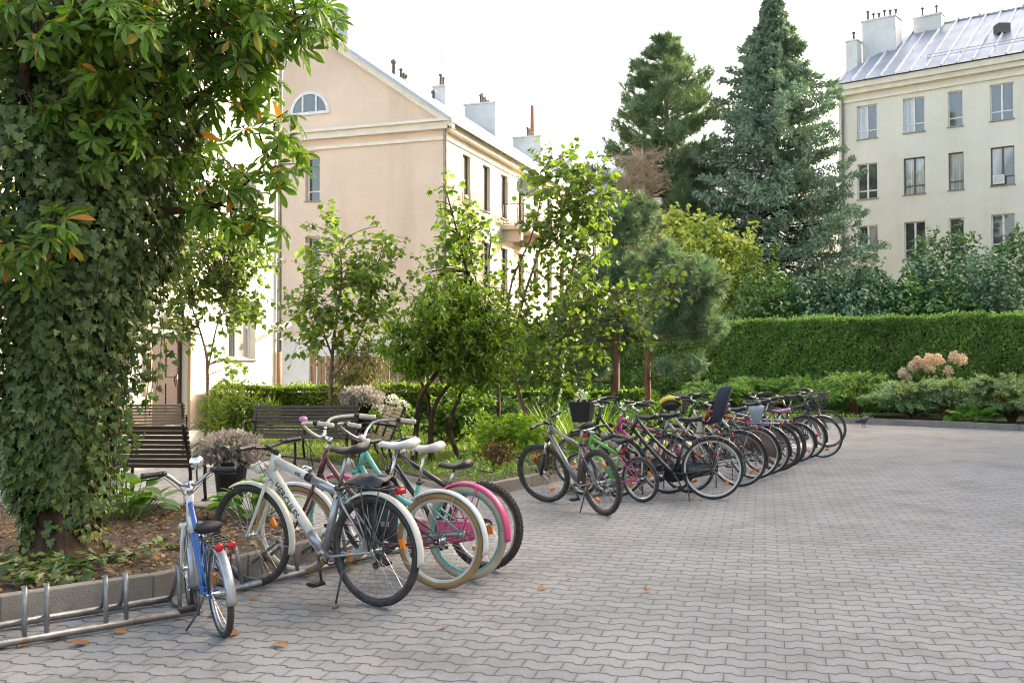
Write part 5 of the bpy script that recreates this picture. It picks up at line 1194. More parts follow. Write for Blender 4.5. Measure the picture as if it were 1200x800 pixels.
for i, (c, r, K) in enumerate(CB):
    C, O = in_blob(rng, c, r, K, .55)
    n = 3; d = unit(O + rng.normal(size=(K, 3)) * .6 + np.array([.25, -.25, .0]))
    for k in range(K):
        pt = Vector(C[k])
        if rr.random() < (.55 if i < 13 else .25):
            q, f, _ = near_on(paths, pt); mid = (q + pt) / 2 + Vector((rr.uniform(-.2, .2), rr.uniform(-.2, .2), rr.uniform(-.02, .15)))
            if (q - pt).length < 1.3: mb.tube(bez(q, mid, pt, 5), [.010, .009, .008, .007, .006, .005], 5, cap=False)
        mb.tube([pt, pt + Vector(d[k]) * .16], [.006, .004], 4, cap=False)
    for T, m in ((TP6, 2), (TP5, 2)):
        side = rng.normal(size=(K, m, 3)); D = unit(d[:, None, :] * .8 + unit(side) * .9 + np.array([0, 0, -.45]))
        pos = C[:, None, :] + d[:, None, :] * .13 + D * .07 + rng.normal(size=(K, m, 3)) * .03
        N = np.array([0, -.25, 1.]) + rng.normal(size=(K, m, 3)) * .45
        fol.add(pos.reshape(-1, 3), D.reshape(-1, 3), N.reshape(-1, 3), rng.uniform(.085, .175, K * m), T)
mb.build('trunk', M['bark'], ct, True); fol.build('crown', M['l_chestnut'], ct, True)
# ivy: hanging leaves in several layers around the trunk
iv = empty('ivy', TB + Vector((0, -.3, 0)), 'dense dark ivy wrapped around the chestnut trunk down to the soil', 'ivy')
fol = Fol(); Ti = T_ivy()
def ivyR(z, a):
    zs = [-.1, .2, .55, 1.0, 1.6, 2.2, 2.8, 3.6, 4.3]; rs = [.20, .21, .25, .34, .52, .76, .90, .92, .8]
    r = np.interp(z, zs, rs); r = r * (1 + np.clip(-np.cos(a), 0, 1) * np.clip((z - .1) * 1.5, 0, .75)); return r * (1 + .13 * np.sin(3 * a + z * 2.2) + .09 * np.sin(7 * a - z * 5) + .05 * np.sin(13 * a + z * 9))
N_ = 24000
z = rng.uniform(.0, 4.3, N_); a = rng.uniform(0, 2 * PI, N_); keep = ~((np.cos(a + PI / 2 - .05) > .86) & (z < .40) & (rng.random(N_) < .95)); z, a = z[keep], a[keep]
lay = rng.choice([1.0, .90, .78, .62], len(z), p=[.45, .28, .17, .10]); r = ivyR(z, a) * lay + rng.normal(size=len(z)) * .03
pos = np.stack([TB.x - .02 + r * np.cos(a), TB.y + r * np.sin(a), TB.z + z], 1); out = np.stack([np.cos(a), np.sin(a), np.zeros_like(a)], 1)
D = np.array([0, 0, -1.]) + out * .25 + rng.normal(size=pos.shape) * .35; Nn = out + np.array([0, 0, .45]) + rng.normal(size=pos.shape) * .38
fol.add(pos, D, Nn, rng.uniform(.04, .10, len(z)), Ti)
# hanging strands on the right and trailing shoots on the soil
st = MB()
for k in range(26):
    a0 = rr.uniform(-1.2, .5); z0 = rr.uniform(1.3, 2.9); r0 = float(ivyR(np.array(z0), np.array(a0))) * rr.uniform(.9, 1.05); L = rr.uniform(.4, 1.25)
    p0 = Vector((TB.x + r0 * math.cos(a0), TB.y + r0 * math.sin(a0), TB.z + z0)); pts = [p0 + Vector((.05 * math.sin(3 * t + k), .03 * math.cos(4 * t + k), -L * t)) for t in [j / 8 for j in range(9)]]
    st.tube(pts, .0028, 4, cap=False); n = int(L * 24); t = rng.random(n); pz = np.array([tuple(pts[0].lerp(pts[-1], q)) for q in t]) + rng.normal(size=(n, 3)) * .035
    fol.add(pz, np.array([0, 0, -1.]) + rng.normal(size=(n, 3)) * .5, np.array([.3, -.7, .4]) + rng.normal(size=(n, 3)) * .5, rng.uniform(.035, .075, n), Ti)
for (x, y, n, s) in ((-3.0, 6.85, 60, .14), (-3.75, 6.9, 150, .26), (-4.1, 6.7, 170, .3), (-2.8, 7.2, 40, .12), (-3.05, 6.4, 36, .10), (-4.4, 6.3, 110, .3), (-2.75, 6.45, 16, .06)):
    pz = np.stack([x + rng.normal(size=n) * s, y + rng.normal(size=n) * s * .55, .14 + rng.random(n) * .09], 1)
    fol.add(pz, rnd_dir(rng, n) * np.array([1, 1, .3]), np.array([0, -.2, 1.]) + rng.normal(size=(n, 3)) * .35, rng.uniform(.05, .10, n), Ti)
for k in range(40):
    a0 = rr.uniform(0, 6.28)
    if math.cos(a0 + PI / 2) > .5: continue
    pts = [Vector((TB.x + (.22 + .03 * math.sin(q * 3 + k) + .14 * (q / 3.5)) * math.cos(a0 + .1 * math.sin(q * 2 + k)), TB.y + (.24 + .14 * (q / 3.5)) * math.sin(a0 + .1 * math.sin(q * 2 + k)), TB.z + q)) for q in [j * .35 for j in range(11)]]
    st.tube(pts, rr.uniform(.006, .016), 5, cap=False)
st.build('stem', M['bark'], iv, True); fol.build('leaves', M['l_ivy'], iv, True)
# ------------------------------------------------------------------ leaf litter, bed plants
fol = Fol(); n = 8000; x = rng.uniform(-6, -1.4, n); y = rng.uniform(4.5, 10.3, n); bi = inset(bedk, .12) + [Vector((-14, 7)), Vector((-12, 0))]; k = inside(bi, x, y); x, y = x[k], y[k]
pz = np.stack([x, y, .135 + rng.random(len(x)) * .03], 1); fol.add(pz, rnd_dir(rng, len(x)) * np.array([1, 1, .25]), np.array([0, 0, 1.]) + rng.normal(size=pz.shape) * .4, rng.uniform(.02, .085, len(x)) * (.6 + .4 * rng.random(len(x))), T_leaf2(.3))
tag(fol.build('leaf_litter', M['l_litter'], None), kind='stuff')
spots = [(60, 752), (22, 760), (75, 745), (268, 746), (275, 738), (320, 756), (245, 722), (640, 690), (667, 681), (757, 694), (580, 709), (520, 735), (404, 668), (380, 676), (712, 655), (596, 597), (728, 588), (915, 580), (300, 700), (150, 742), (35, 748), (100, 757)]
for i, (px, py) in enumerate(spots):
    p = gr(px, py); f2 = Fol(); a = rr.uniform(0, 6.28)
    f2.add([(0, 0, 0), (0, 0, .002)] if i % 3 == 0 else [(0, 0, 0)], np.array([[math.cos(a), math.sin(a), .12], [math.cos(a + 1), math.sin(a + 1), .25]])[:2 if i % 3 == 0 else 1], np.array([[.2, -.2, 1.], [-.3, -.1, 1]])[:2 if i % 3 == 0 else 1], rr.uniform(.04, .08) * (1.4 if px < 330 else 1), T_leaf2(.3))
    o = f2.build('fallen_leaf', M['l_orange'] if i % 4 else M['l_litter'], None); o.location = (p.x, p.y, .012); tag(o, 'dry brown chestnut leaf lying on the grey paving', 'leaf', 'leaves fallen on the paving')
def rosette(name, label, cat, c, n, size, T, lm, seed, h=.12, spread=.18, lift=.8, group=None):
    r_ = np.random.default_rng(seed); e = empty(name, c, label, cat, group=group); f = Fol(); s = MB()
    a = r_.uniform(0, 2 * PI, n); rad = np.sqrt(r_.random(n)) * spread; hh = h * r_.uniform(.4, 1.2, n) * (1.2 - rad / spread * .7)
    pz = np.stack([c[0] + rad * np.cos(a), c[1] + rad * np.sin(a), c[2] + hh], 1); o = np.stack([np.cos(a), np.sin(a), np.zeros(n)], 1)
    f.add(pz, o + np.array([0, 0, 1.]) * (lift * (1.1 - rad / spread))[:, None] + r_.normal(size=(n, 3)) * .25, np.array([0, 0, 1.]) - o * .3 + r_.normal(size=(n, 3)) * .3, size * r_.uniform(.6, 1.15, n), T)
    for i in range(n): s.tube([(c[0] + (pz[i, 0] - c[0]) * .3, c[1] + (pz[i, 1] - c[1]) * .3, c[2] - .02), tuple(pz[i])], .004, 4, cap=False)
    s.build('stalks', lm, e, True); f.build('foliage', lm, e, True); return e
TH = T_leaf2(.36)
p = gr(300, 606, .13); rosette('hosta', 'light green leafy plant growing behind the front wheel of the white bicycle', 'plant', p, 60, .19, TH, M['l_hosta'], 1, .26, .30)
p = gr(150, 606, .13); rosette('hosta', 'green broad-leaved plant right of the ivy covered trunk', 'plant', p, 70, .21, TH, M['l_hosta'], 2, .30, .32)
p = gr(112, 592, .13); rosette('hosta', 'leafy plant half hidden at the foot of the ivy, under the black bench', 'plant', p, 50, .20, TH, M['l_shrub'], 3, .42, .3)
p = gr(196, 640, .13); rosette('weed', 'small low weed on the leaf strewn soil near the rack', 'plant', p, 14, .08, TH, M['l_hosta'], 4, .05, .12)
p = gr(1140, 494, .12); rosette('hosta', 'fresh green broad-leaved plant at the far kerb under the hydrangea', 'plant', p, 70, .30, TH, M['l_hosta'], 5, .26, .55)
# planter beside the white bicycle
def planter(label, p, h, r0, r1, fr, fz, seed, n=900):
    e = empty('planter', p, label, 'planter'); mb = MB(); P_ = [(r0, 0), (r1 * .98, h - .05), (r1 * 1.04, h - .05), (r1 * 1.04, h), (r1 * .92, h), (r1 * .88, h - .06), (0, h - .06)]
    secs = []; 
    for rad, z_ in P_: secs.append([Vector((p.x + max(rad, .01) * (1 + .012 * math.sin(24 * a)) * math.cos(a), p.y + max(rad, .01) * (1 + .012 * math.sin(24 * a)) * math.sin(a), p.z + z_)) for a in [2 * PI * j / 96 for j in range(96)]])
    mb.loft(secs); mb.build('pot', M['pot'], e, True)
    r_ = np.random.default_rng(seed); f = Fol(); C, O = in_blob(r_, (p.x, p.y, p.z + h + fz * .35), (fr, fr, fz), n, .35); k = C[:, 2] > p.z + h - .12; C, O = C[k], O[k]
    f.add(C, O + np.array([0, 0, .6]) + r_.normal(size=C.shape) * .5, r_.normal(size=C.shape), r_.uniform(.03, .075, len(C)), T_dia(.3))
    f.add(C - O * .05, O + r_.normal(size=C.shape) * .7, r_.normal(size=C.shape), r_.uniform(.02, .04, len(C)), T_dia(.45)); f.build('heather', M['l_lavender'], e, True)
    s = MB()
    for i in range(60): q = Vector(C[i]); s.tube([Vector((p.x, p.y, p.z + h - .08)), q], .003, 4, cap=False)
    s.build('stems', M['bark_pale'], e, True)
p = gr(270, 590, .125); p.z = .12; planter('black ribbed planter of pale heather behind the handlebars of the white bicycle', p, .50, .12, .175, .31, .17, 8, 2600)
p = at(424, 478, 17.4); q = Vector((p.x, p.y, .1)); planter('planter with mauve heather dome behind the two benches', q, .78, .15, .24, .38, .20, 9, 2200)
# ------------------------------------------------------------------ lawn and ground cover
fol = Fol(); gi = inset(gard, .16) + gardp[8:]
n = 60000; x = rng.uniform(-7, 2.0, n); y = 12 + (rng.random(n) ** 1.4) * 12; k = inside(gi, x, y) & (x < -1.0 + (y - 13) * .12); x, y = x[k], y[k]
pz = np.stack([x, y, np.full(len(x), .10)], 1); fol.add(pz, np.array([0, 0, 1.]) + rng.normal(size=pz.shape) * .45, rng.normal(size=pz.shape), rng.uniform(.04, .11, len(x)), T_tri(.07))
tag(fol.build('grass', M['l_grass'], None), kind='stuff')
fol = Fol(); n = 52000; t = rng.random(n) ** 1.3; x = rng.uniform(-2.6, 9.5, n); y = rng.uniform(11.6, 30, n); k = inside(gi, x, y) & ~((x < -1.0 + (y - 13) * .12) & (y > 13.6)); x, y = x[k], y[k]
dens = .5 + .5 * np.sin(x * 2.3 + y) * np.cos(y * 1.7 - x); k = rng.random(len(x)) < .55 + .45 * dens; x, y, dens = x[k], y[k], dens[k]
pz = np.stack([x, y, .10 + rng.random(len(x)) * (.07 + .12 * dens)], 1); fol.add(pz, rnd_dir(rng, len(x)) + np.array([0, 0, .45]), np.array([0, 0, 1.]) + rng.normal(size=pz.shape) * .5, rng.uniform(.04, .085, len(x)), T_dia(.3))
tag(fol.build('ground_cover', M['l_cover'], None), kind='stuff')
# ------------------------------------------------------------------ young trees of the garden
TL, TLs, TL2 = T_leaf(.36), T_leaf(.26), T_leaf2(.42)
def X(px, py, Y): return at(px, py, Y)
zg = .1
def B0(px, Y): p = at(px, 500, Y); return Vector((p.x, p.y, zg))
# small tree before the white wing
b = B0(243, 20.5)
tree('young_tree', 'slim young tree with sunlit yellow-green leaves before the white house wing', 'tree', b, [([b, X(243, 430, 20.5), X(238, 400, 20.5), X(225, 360, 20.4)], .045, .015), ([X(243, 440, 20.5), X(250, 400, 20.5), X(262, 350, 20.5)], .03, .012)],
     [blob(250, 290, 20.5, .95, .8, .5, 130), blob(215, 335, 20.4, .5, .5, .5, 60), blob(275, 355, 20.5, .45, .45, .5, 56), blob(205, 385, 20.2, .35, .3, .2, 14), blob(285, 310, 20.6, .55, .5, .35, 40), blob(270, 420, 20.3, .18, .2, .3, 9)], TL, .15, 9, .38, M['l_young'], M['bark_pale'], 21)
b = B0(283, 19.5); shrub('cut_shrub', 'stubby shrub with a bare leaning stem before the white wing', 'shrub', [((b.x, b.y, .5), (.28, .25, .35), 40)], TL, .09, 8, .2, M['l_shrub'], M['bark_pale'], 22)
b = B0(387, 18.6)
tree('lilac_tree', 'upright lilac tree with twiggy crown standing in front of the peach gable', 'tree', b, [([b, X(388, 440, 18.6), X(392, 390, 18.6), X(400, 330, 18.5), X(398, 285, 18.5)], .05, .012), ([X(388, 445, 18.6), X(405, 425, 18.6), X(425, 385, 18.7), X(440, 320, 18.7)], .035, .012), ([X(390, 420, 18.6), X(375, 380, 18.5), X(355, 350, 18.5)], .03, .01)],
     [blob(400, 330, 18.6, .75, .6, .62, 74), blob(385, 275, 18.5, .32, .3, .35, 18), blob(440, 320, 18.7, .45, .45, .62, 43), blob(357, 358, 18.4, .36, .35, .45, 26), blob(430, 375, 18.7, .60, .5, .5, 46), blob(385, 385, 18.4, .55, .5, .32, 28), blob(448, 275, 18.7, .15, .15, .3, 7), blob(350, 400, 18.4, .2, .2, .25, 7)], TL, .135, 9, .34, M['l_lilac'], M['bark_pale'], 23)
b = B0(415, 18.9); shrub('twiggy_bush', 'tall brownish twiggy bush beneath the lilac tree', 'shrub', [((b.x, b.y, .9), (.34, .3, .75), 150), ((b.x + .1, b.y, 1.5), (.42, .35, .45), 80)], T_blade(.05, .3), .22, 9, .3, leafmat('wispy_leaf', [(.10, .13, .04), (.16, .15, .06), (.13, .10, .05)], .3, .6), M['bark_pale'], 24, nst=16, droop=.7)
# globe robinia on several stems
b = B0(497, 14.9)
tree('globe_robinia', 'low umbrella-shaped tree with dense bright green crown on several slender stems', 'tree', b,
     [([b + Vector((-.15, 0, 0)), X(487, 510, 14.9), X(493, 465, 14.9), X(512, 435, 14.9), X(520, 400, 14.9)], .055, .022), ([b + Vector((.10, .1, 0)), X(505, 500, 15), X(512, 470, 15), X(535, 440, 15), X(555, 410, 15)], .05, .02), ([X(505, 505, 15) + Vector((0, 0, -.15)), X(502, 470, 15.1), X(490, 440, 15.1), X(480, 410, 15.1)], .04, .015), ([b + Vector((.5, .35, 0)), X(527, 500, 15.2), X(540, 460, 15.2), X(552, 430, 15.2)], .045, .02)],
     [blob(530, 385, 14.9, .82, .80, .52, 330), blob(482, 405, 14.8, .36, .5, .36, 90), blob(575, 400, 15., .48, .5, .46, 120), blob(530, 352, 14.9, .50, .5, .22, 70), blob(520, 420, 14.6, .66, .5, .26, 110), blob(565, 440, 14.9, .45, .4, .2, 46), blob(500, 345, 15, .25, .2, .15, 14)], TLs, .082, 17, .25, M['l_robinia'], M['bark'], 25, droop=.45, limb=.25)
b = B0(583, 19.5)
tree('young_tree', 'tall thin young tree rising behind the globe-shaped robinia', 'tree', b, [([b, X(583, 450, 19.5), X(570, 380, 19.5), X(548, 320, 19.5), X(530, 250, 19.5), X(520, 215, 19.5)], .055, .01), ([X(575, 400, 19.5), X(568, 340, 19.5), X(575, 285, 19.5), X(572, 260, 19.5)], .03, .008), ([X(560, 340, 19.5), X(550, 290, 19.5), X(553, 255, 19.4)], .02, .007)],
     [blob(530, 275, 19.5, .38, .4, .62, 37), blob(520, 228, 19.5, .16, .2, .30, 9), blob(555, 278, 19.5, .36, .4, .5, 30), blob(548, 310, 19.5, .60, .5, .38, 42), blob(510, 320, 19.4, .3, .3, .3, 13), blob(560, 340, 19.5, .6, .5, .3, 27)], TL2, .120, 6, .34, M['l_lilac'], M['bark'], 26)
b = B0(628, 17.2)
tree('linden_tree', 'airy young linden with leaning stems behind the grey mountain bicycle', 'tree', b,
     [([b, X(622, 500, 17.2), X(608, 460, 17.2), X(602, 410, 17.2), X(612, 355, 17.2), X(630, 300, 17.2), X(645, 250, 17.2)], .06, .012), ([B0(645, 17.4), X(650, 470, 17.4), X(655, 420, 17.4), X(662, 350, 17.4), X(680, 280, 17.4), X(684, 215, 17.4)], .055, .01), ([X(604, 430, 17.2), X(596, 380, 17.2), X(600, 330, 17.2), X(625, 270, 17.2), X(640, 200, 17.2)], .035, .01), ([X(660, 395, 17.3), X(700, 345, 17.2), X(745, 340, 17.), X(790, 335, 16.8)], .025, .008)],
     [blob(658, 208, 17.2, .52, .6, .44, 78), blob(694, 228, 17.2, .46, .5, .52, 64), blob(645, 262, 17.2, .40, .5, .45, 34), blob(674, 285, 17.3, .6, .6, .5, 76), blob(606, 342, 17.2, .30, .4, .42, 24), blob(665, 350, 17.2, .65, .6, .42, 62), blob(612, 400, 17., .62, .5, .55, 86), blob(690, 400, 17., .5, .4, .3, 22), blob(725, 345, 17., .5, .3, .2, 22), blob(785, 335, 16.8, .42, .3, .12, 16), blob(740, 375, 16.8, .36, .3, .3, 26), blob(655, 440, 17.1, .45, .4, .3, 34)], TL2, .112, 6, .34, M['l_young'], M['bark_pale'], 27)
# variegated ivy climbing the second stem
b = B0(645, 17.35); iv2 = empty('climbing_ivy', b + Vector((0, -.05, 0)), 'thin ivy climbing a slender stem behind the grey mountain bicycle', 'ivy'); fol = Fol(); n = 420; t = rng.random(n)
q = smooth_path([b, X(650, 470, 17.4), X(655, 420, 17.4), X(660, 370, 17.4)], 20); idx = (t * (len(q) - 1)).astype(int); pz = np.array([tuple(q[i]) for i in idx]); a = rng.uniform(0, 6.28, n); o = np.stack([np.cos(a), np.sin(a), a * 0], 1)
fol.add(pz + o * .09, np.array([0, 0, -1.]) + o * .4 + rng.normal(size=pz.shape) * .3, o + np.array([0, 0, .4]), rng.uniform(.05, .10, n), Ti); fol.build('leaves', M['l_shrub'], iv2, True)
# blue pines
b = B0(721, 24); pine('blue_pine', 'tall soft-needled blue pine with reddish trunk, left of its round twin', b, [([b, X(721, 420, 24), X(722, 370, 24), X(728, 300, 24), X(735, 235, 24)], .13, .03)],
     [blob(735, 260, 24, .75, .7, .70, 120), blob(720, 320, 24, 1.1, 1., .65, 170), blob(680, 370, 24, .85, .8, .62, 110), blob(740, 380, 24.2, .9, .8, .6, 110), blob(670, 420, 23.8, .7, .6, .42, 60), blob(700, 265, 24, .5, .5, .5, 45), blob(690, 430, 23.8, .6, .5, .3, 36)], M['l_bluepine'], 31, n=70, L=.24, w=.034)
b = B0(760, 23); pine('blue_pine', 'round bushy blue pine with bare lower branches above the black bicycles', b, [([b, X(759, 430, 23), X(762, 390, 23), X(790, 340, 23), X(805, 300, 23)], .085, .03)],
     [blob(805, 335, 23, .95, .9, .80, 210), blob(820, 380, 23, .72, .7, .52, 110), blob(780, 375, 22.9, .6, .6, .5, 60), blob(815, 425, 22.8, .35, .3, .25, 16), blob(780, 430, 22.6, .45, .3, .2, 12), blob(775, 300, 23.2, .55, .5, .4, 50)], M['l_bluepine'], 32, n=70, L=.24, w=.034, limb=.4)
# ------------------------------------------------------------------ shrubs of the garden
def hedge(name, label, p0, p1, th, z0, z1, lm, dens, size, T, seed, rough=.08, core=(.02, .03, .012)):
    r_ = np.random.default_rng(seed); p0, p1 = Vector(p0), Vector(p1); d = (p1 - p0); L = d.length; d.normalize(); n = Vector((d.y, -d.x, 0)); H = z1 - z0
    e = empty(name, (p0 + p1) / 2 * 1., label, 'hedge'); e.location.z = z0
    f = Fol()
    bump = lambda u, v: rough * (np.sin(u * 3.1 + v * 2) * .5 + np.sin(u * 7.3 - v * 5 + 1) * .35 + np.sin(u * 1.3 + 2) * .4)
    for (cnt, face) in ((int(L * H * dens), 'f'), (int(L * H * dens * .35), 'b'), (int(L * th * dens * 1.2), 't'), (int(th * H * dens), 'l'), (int(th * H * dens), 'r')):
        u = r_.random(cnt) * L; v = r_.random(cnt) * H; s_ = r_.random(cnt) * th
        if face == 'f': s_ = bump(u, v) - r_.random(cnt) ** 2 * .16; nn = np.array(n)
        if face == 'b': s_ = th + r_.random(cnt) * .05; nn = -np.array(n)
        if face == 't': v = H + bump(u, s_) * .7 - r_.random(cnt) ** 2 * .1 + (r_.random(cnt) > .97) * .1; nn = np.array([0, 0, 1.])
        if face == 'l': u = 0 - r_.random(cnt) * .06; nn = -np.array(d)
        if face == 'r': u = L + r_.random(cnt) * .06; nn = np.array(d)
        sg = -1 if face != 'f' else 1
        off = s_ if face == 'f' else -s_
        pz = np.array(p0) + u[:, None] * np.array(d) + off[:, None] * np.array(n); pz[:, 2] = z0 + v
        f.add(pz, nn * .75 + np.array([0, 0, .5]) + r_.normal(size=pz.shape) * .55, r_.normal(size=pz.shape) + nn * .4, size * r_.uniform(.6, 1.3, cnt), T)
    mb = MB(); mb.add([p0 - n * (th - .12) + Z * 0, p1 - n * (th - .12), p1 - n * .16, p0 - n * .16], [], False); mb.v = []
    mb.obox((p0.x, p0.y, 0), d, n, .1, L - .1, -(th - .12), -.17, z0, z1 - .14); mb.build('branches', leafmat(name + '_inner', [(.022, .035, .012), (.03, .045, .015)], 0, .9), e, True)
    f.build('foliage', lm, e, True); return e
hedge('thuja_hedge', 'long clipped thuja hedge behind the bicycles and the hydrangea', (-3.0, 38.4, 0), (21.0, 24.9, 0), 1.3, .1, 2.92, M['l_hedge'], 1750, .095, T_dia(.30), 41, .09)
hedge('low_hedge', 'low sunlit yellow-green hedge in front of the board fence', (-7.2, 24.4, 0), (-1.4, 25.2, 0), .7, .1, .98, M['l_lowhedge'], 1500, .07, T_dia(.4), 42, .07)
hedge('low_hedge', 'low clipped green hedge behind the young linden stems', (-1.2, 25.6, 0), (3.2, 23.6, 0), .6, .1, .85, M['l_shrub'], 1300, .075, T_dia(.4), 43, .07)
b = B0(272, 19.8); shrub('feathery_bush', 'feathery light green bush beside the door path, left of the dark bench', 'shrub', [((b.x, b.y, .55), (.5, .4, .5), 90), ((b.x + .45, b.y + .2, .45), (.4, .4, .35), 50), ((b.x - .1, b.y - .3, .3), (.4, .3, .25), 40)], T_blade(.07, .4), .20, 10, .2, M['l_lowhedge'], M['bark_pale'], 51, up=.9)
b = B0(540, 18.2); shrub('broadleaf_shrub', 'rounded bright green shrub between the robinia stems', 'shrub', [((b.x, b.y, .62), (.55, .5, .48), 150), ((b.x - .3, b.y - .1, .4), (.35, .3, .3), 50)], TL, .11, 8, .18, M['l_shrub'], M['bark_pale'], 52)
b = B0(605, 15.8); shrub('bright_perennial', 'clump of bright yellow-green perennials left of the grey mountain bicycle', 'plant', [((b.x, b.y, .42), (.38, .35, .26), 90), ((b.x - .3, b.y + .2, .35), (.3, .3, .2), 45), ((b.x + .25, b.y - .1, .3), (.28, .25, .2), 35)], T_leaf(.22), .12, 8, .2, M['l_fern'], M['l_fern'], 53, up=.8)
b = B0(572, 16.6); shrub('bright_perennial', 'smaller pale green perennial clump beneath the robinia crown', 'plant', [((b.x, b.y, .3), (.3, .3, .2), 50)], T_leaf(.22), .11, 8, .16, M['l_fern'], M['l_fern'], 54, up=.8)
b = B0(583, 13.7); shrub('barberry', 'small red-brown barberry cushion in the ground cover near the kerb', 'shrub', [((b.x, b.y, .30), (.24, .22, .17), 90)], TL, .05, 8, .09, M['l_barberry'], M['bark_pale'], 55)
b = B0(636, 13.1); shrub('barberry', 'reddish barberry tuft behind the front wheel of the grey mountain bicycle', 'shrub', [((b.x, b.y, .27), (.2, .2, .15), 60)], TL, .05, 8, .09, M['l_barberry'], M['bark_pale'], 56)
b = B0(462, 17.); shrub('white_flower_bush', 'small bush of white flowers beside the heather dome', 'shrub', [((b.x, b.y, .55), (.32, .3, .4), 60)], TL, .09, 7, .15, M['l_shrub'], M['bark_pale'], 57)
for i, (px, py) in enumerate(((460, 468), (472, 474), (452, 480))):
    p = X(px, py, 16.7); fol = Fol(); C, O = in_blob(rng, p, (.09, .09, .07), 60, .3); fol.add(C, O, rnd_dir(rng, 60), .05, T_dia(.5)); fol.build('flower_head', M['petal_white'], bpy.data.objects['white_flower_bush'], True)
for i, (px, Y, lab) in enumerate(((676, 16.2, 'tall clump of long arching grass blades behind the grey mountain bicycle'), (648, 17.8, 'upright reedy grass clump beside the linden stem'), (700, 17.5, 'grass clump just left of the black bicycle basket'))):
    b = B0(px, Y); e = empty('grass_clump', b, lab, 'plant'); fol = Fol(); n = 130; a = rng.uniform(0, 6.28, n); o = np.stack([np.cos(a), np.sin(a), a * 0], 1)
    fol.add(np.array(b) + o * rng.random((n, 1)) * .12, np.array([0, 0, 1.]) + o * rng.uniform(.1, .8, (n, 1)), -o + np.array([0, 0, .3]), rng.uniform(.4, 1.0, n), T_blade(.018, -.35)); fol.build('blades', M['l_fern'] if i != 1 else M['l_grass'], e, True)
for i, (px, Y, rx, h, lab) in enumerate(((700, 19.5, .7, .75, 'dark rounded shrub behind the black bicycle basket'), (640, 21.5, .8, .7, 'mid green shrub behind the linden stems'), (770, 21.0, .9, .6, 'low leafy shrub beneath the blue pines'), (590, 22, .7, .7, 'green shrub below the thin young tree'))):
    b = B0(px, Y); shrub('garden_shrub', lab, 'shrub', [((b.x, b.y, h * .55), (rx, .5, h * .55), 150), ((b.x + .4, b.y + .1, h * .45), (rx * .6, .4, h * .4), 70)], TL, .10, 8, .18, M['l_shrub'] if i else M['l_darkshrub'], M['bark_pale'], 60 + i)
def juniper(label, b, R, H, lm, seed, nb=46, tilt=.5):
    r_ = np.random.default_rng(seed); q_ = random.Random(seed); e = empty('juniper', b, label, 'shrub', group='spreading junipers along the far kerb'); mb = MB(); P = []; D = []; Ls = []
    for i in range(nb):
        a = q_.uniform(0, 2 * PI); L = R * q_.uniform(.55, 1.1); hh = H * q_.uniform(.3, 1.1); o = Vector((math.cos(a), math.sin(a) * .8, 0))
        pth = bez(b + o * .05, b + o * L * .45 + Z * hh * 1.25, b + o * L + Z * hh * .85, 6); mb.tube(pth, [.022, .018, .014, .010, .007, .005, .003], 5, cap=False)
        for m in range(20):
            t = .3 + .7 * (m + q_.random()) / 20; f = t * 6; j = min(5, int(f)); tg = (pth[j + 1] - pth[j]).normalized(); sd_ = tg.cross(Z).normalized() * (1 if m % 2 else -1)
            P.append(pth[j].lerp(pth[j + 1], f - j)); D.append(tg * .9 + sd_ * .7 + Z * q_.uniform(-.1, .5)); Ls.append(.30 * q_.uniform(.6, 1.1))
    f = Fol(); P, D, Ls = np.array(P), np.array(D), np.array(Ls)
    for up in ((0, 0, 1), (.6, -.7, .3)): sprays(f, r_, P, D, 9, Ls, .10, T_dia(.22), .7, up)
    mb.build('branches', M['bark_pine'], e, True); f.build('foliage', lm, e, True)
def J(px, Y): p = at(px, 470, Y); return Vector((p.x, Y, .11))
for i, (px, py, R, H, lm, lab) in enumerate(((1004, 28.2, 1.2, 1.12, 'l_juniper', 'bright green spreading juniper beside the far corner of the kerb'), (950, 30.0, 1.0, .95, 'l_juniper', 'green juniper behind the farthest bicycles of the row'), (1066, 26.9, 1.1, .92, 'l_juniper_grey', 'grey-green spreading juniper under the hydrangea blooms'), (1108, 26.4, .6, .9, 'l_juniper_grey', 'small upright grey-green juniper right of the hydrangea'), (1186, 25.3, 1.1, 1.15, 'l_juniper_grey', 'grey-green juniper cut by the right edge of the photo'),
        (893, 31., 1.3, .95, 'l_juniper', 'juniper showing above the saddles in the middle of the row'), (838, 30.5, 1.2, .8, 'l_juniper', 'low juniper behind the child seat'), (1240, 24.2, 1.1, 1.1, 'l_juniper_grey', 'juniper just beyond the right edge of the photo'))):
    juniper(lab, J(px, py), R, H, M[lm], 70 + i)
# hydrangea
b = J(1090, 28.2); hy = shrub('hydrangea', 'hydrangea bush with cone-shaped pink and cream blooms before the hedge', 'shrub', [((b.x, b.y, 1.0), (.8, .55, .55), 170), ((b.x - .3, b.y, .7), (.6, .5, .4), 60)], TL, .12, 8, .2, M['l_shrub'], M['bark_pale'], 81)
for (px, py, r) in ((1058, 437, .13), (1069, 429, .14), (1079, 426, .13), (1089, 419, .14), (1099, 421, .16), (1089, 430, .15), (1118, 418, .17), (1127, 421, .15), (1111, 434, .13), (1064, 442, .09), (1075, 422, .1)):
    p = X(px, py, b.y - .45); fol = Fol(); C, O = in_blob(rng, p, (r * .8, r * .8, r), 300, .25); C[:, :2] = np.array(p)[:2] + (C[:, :2] - np.array(p)[:2]) * (1.15 - .45 * (C[:, 2:3] - p.z) / r); fol.add(C, O * .4 + rnd_dir(rng, 300), O + rnd_dir(rng, 300) * .4, .05, T_dia(.5)); fol.build('bloom', M['petal_pink'], hy, True)
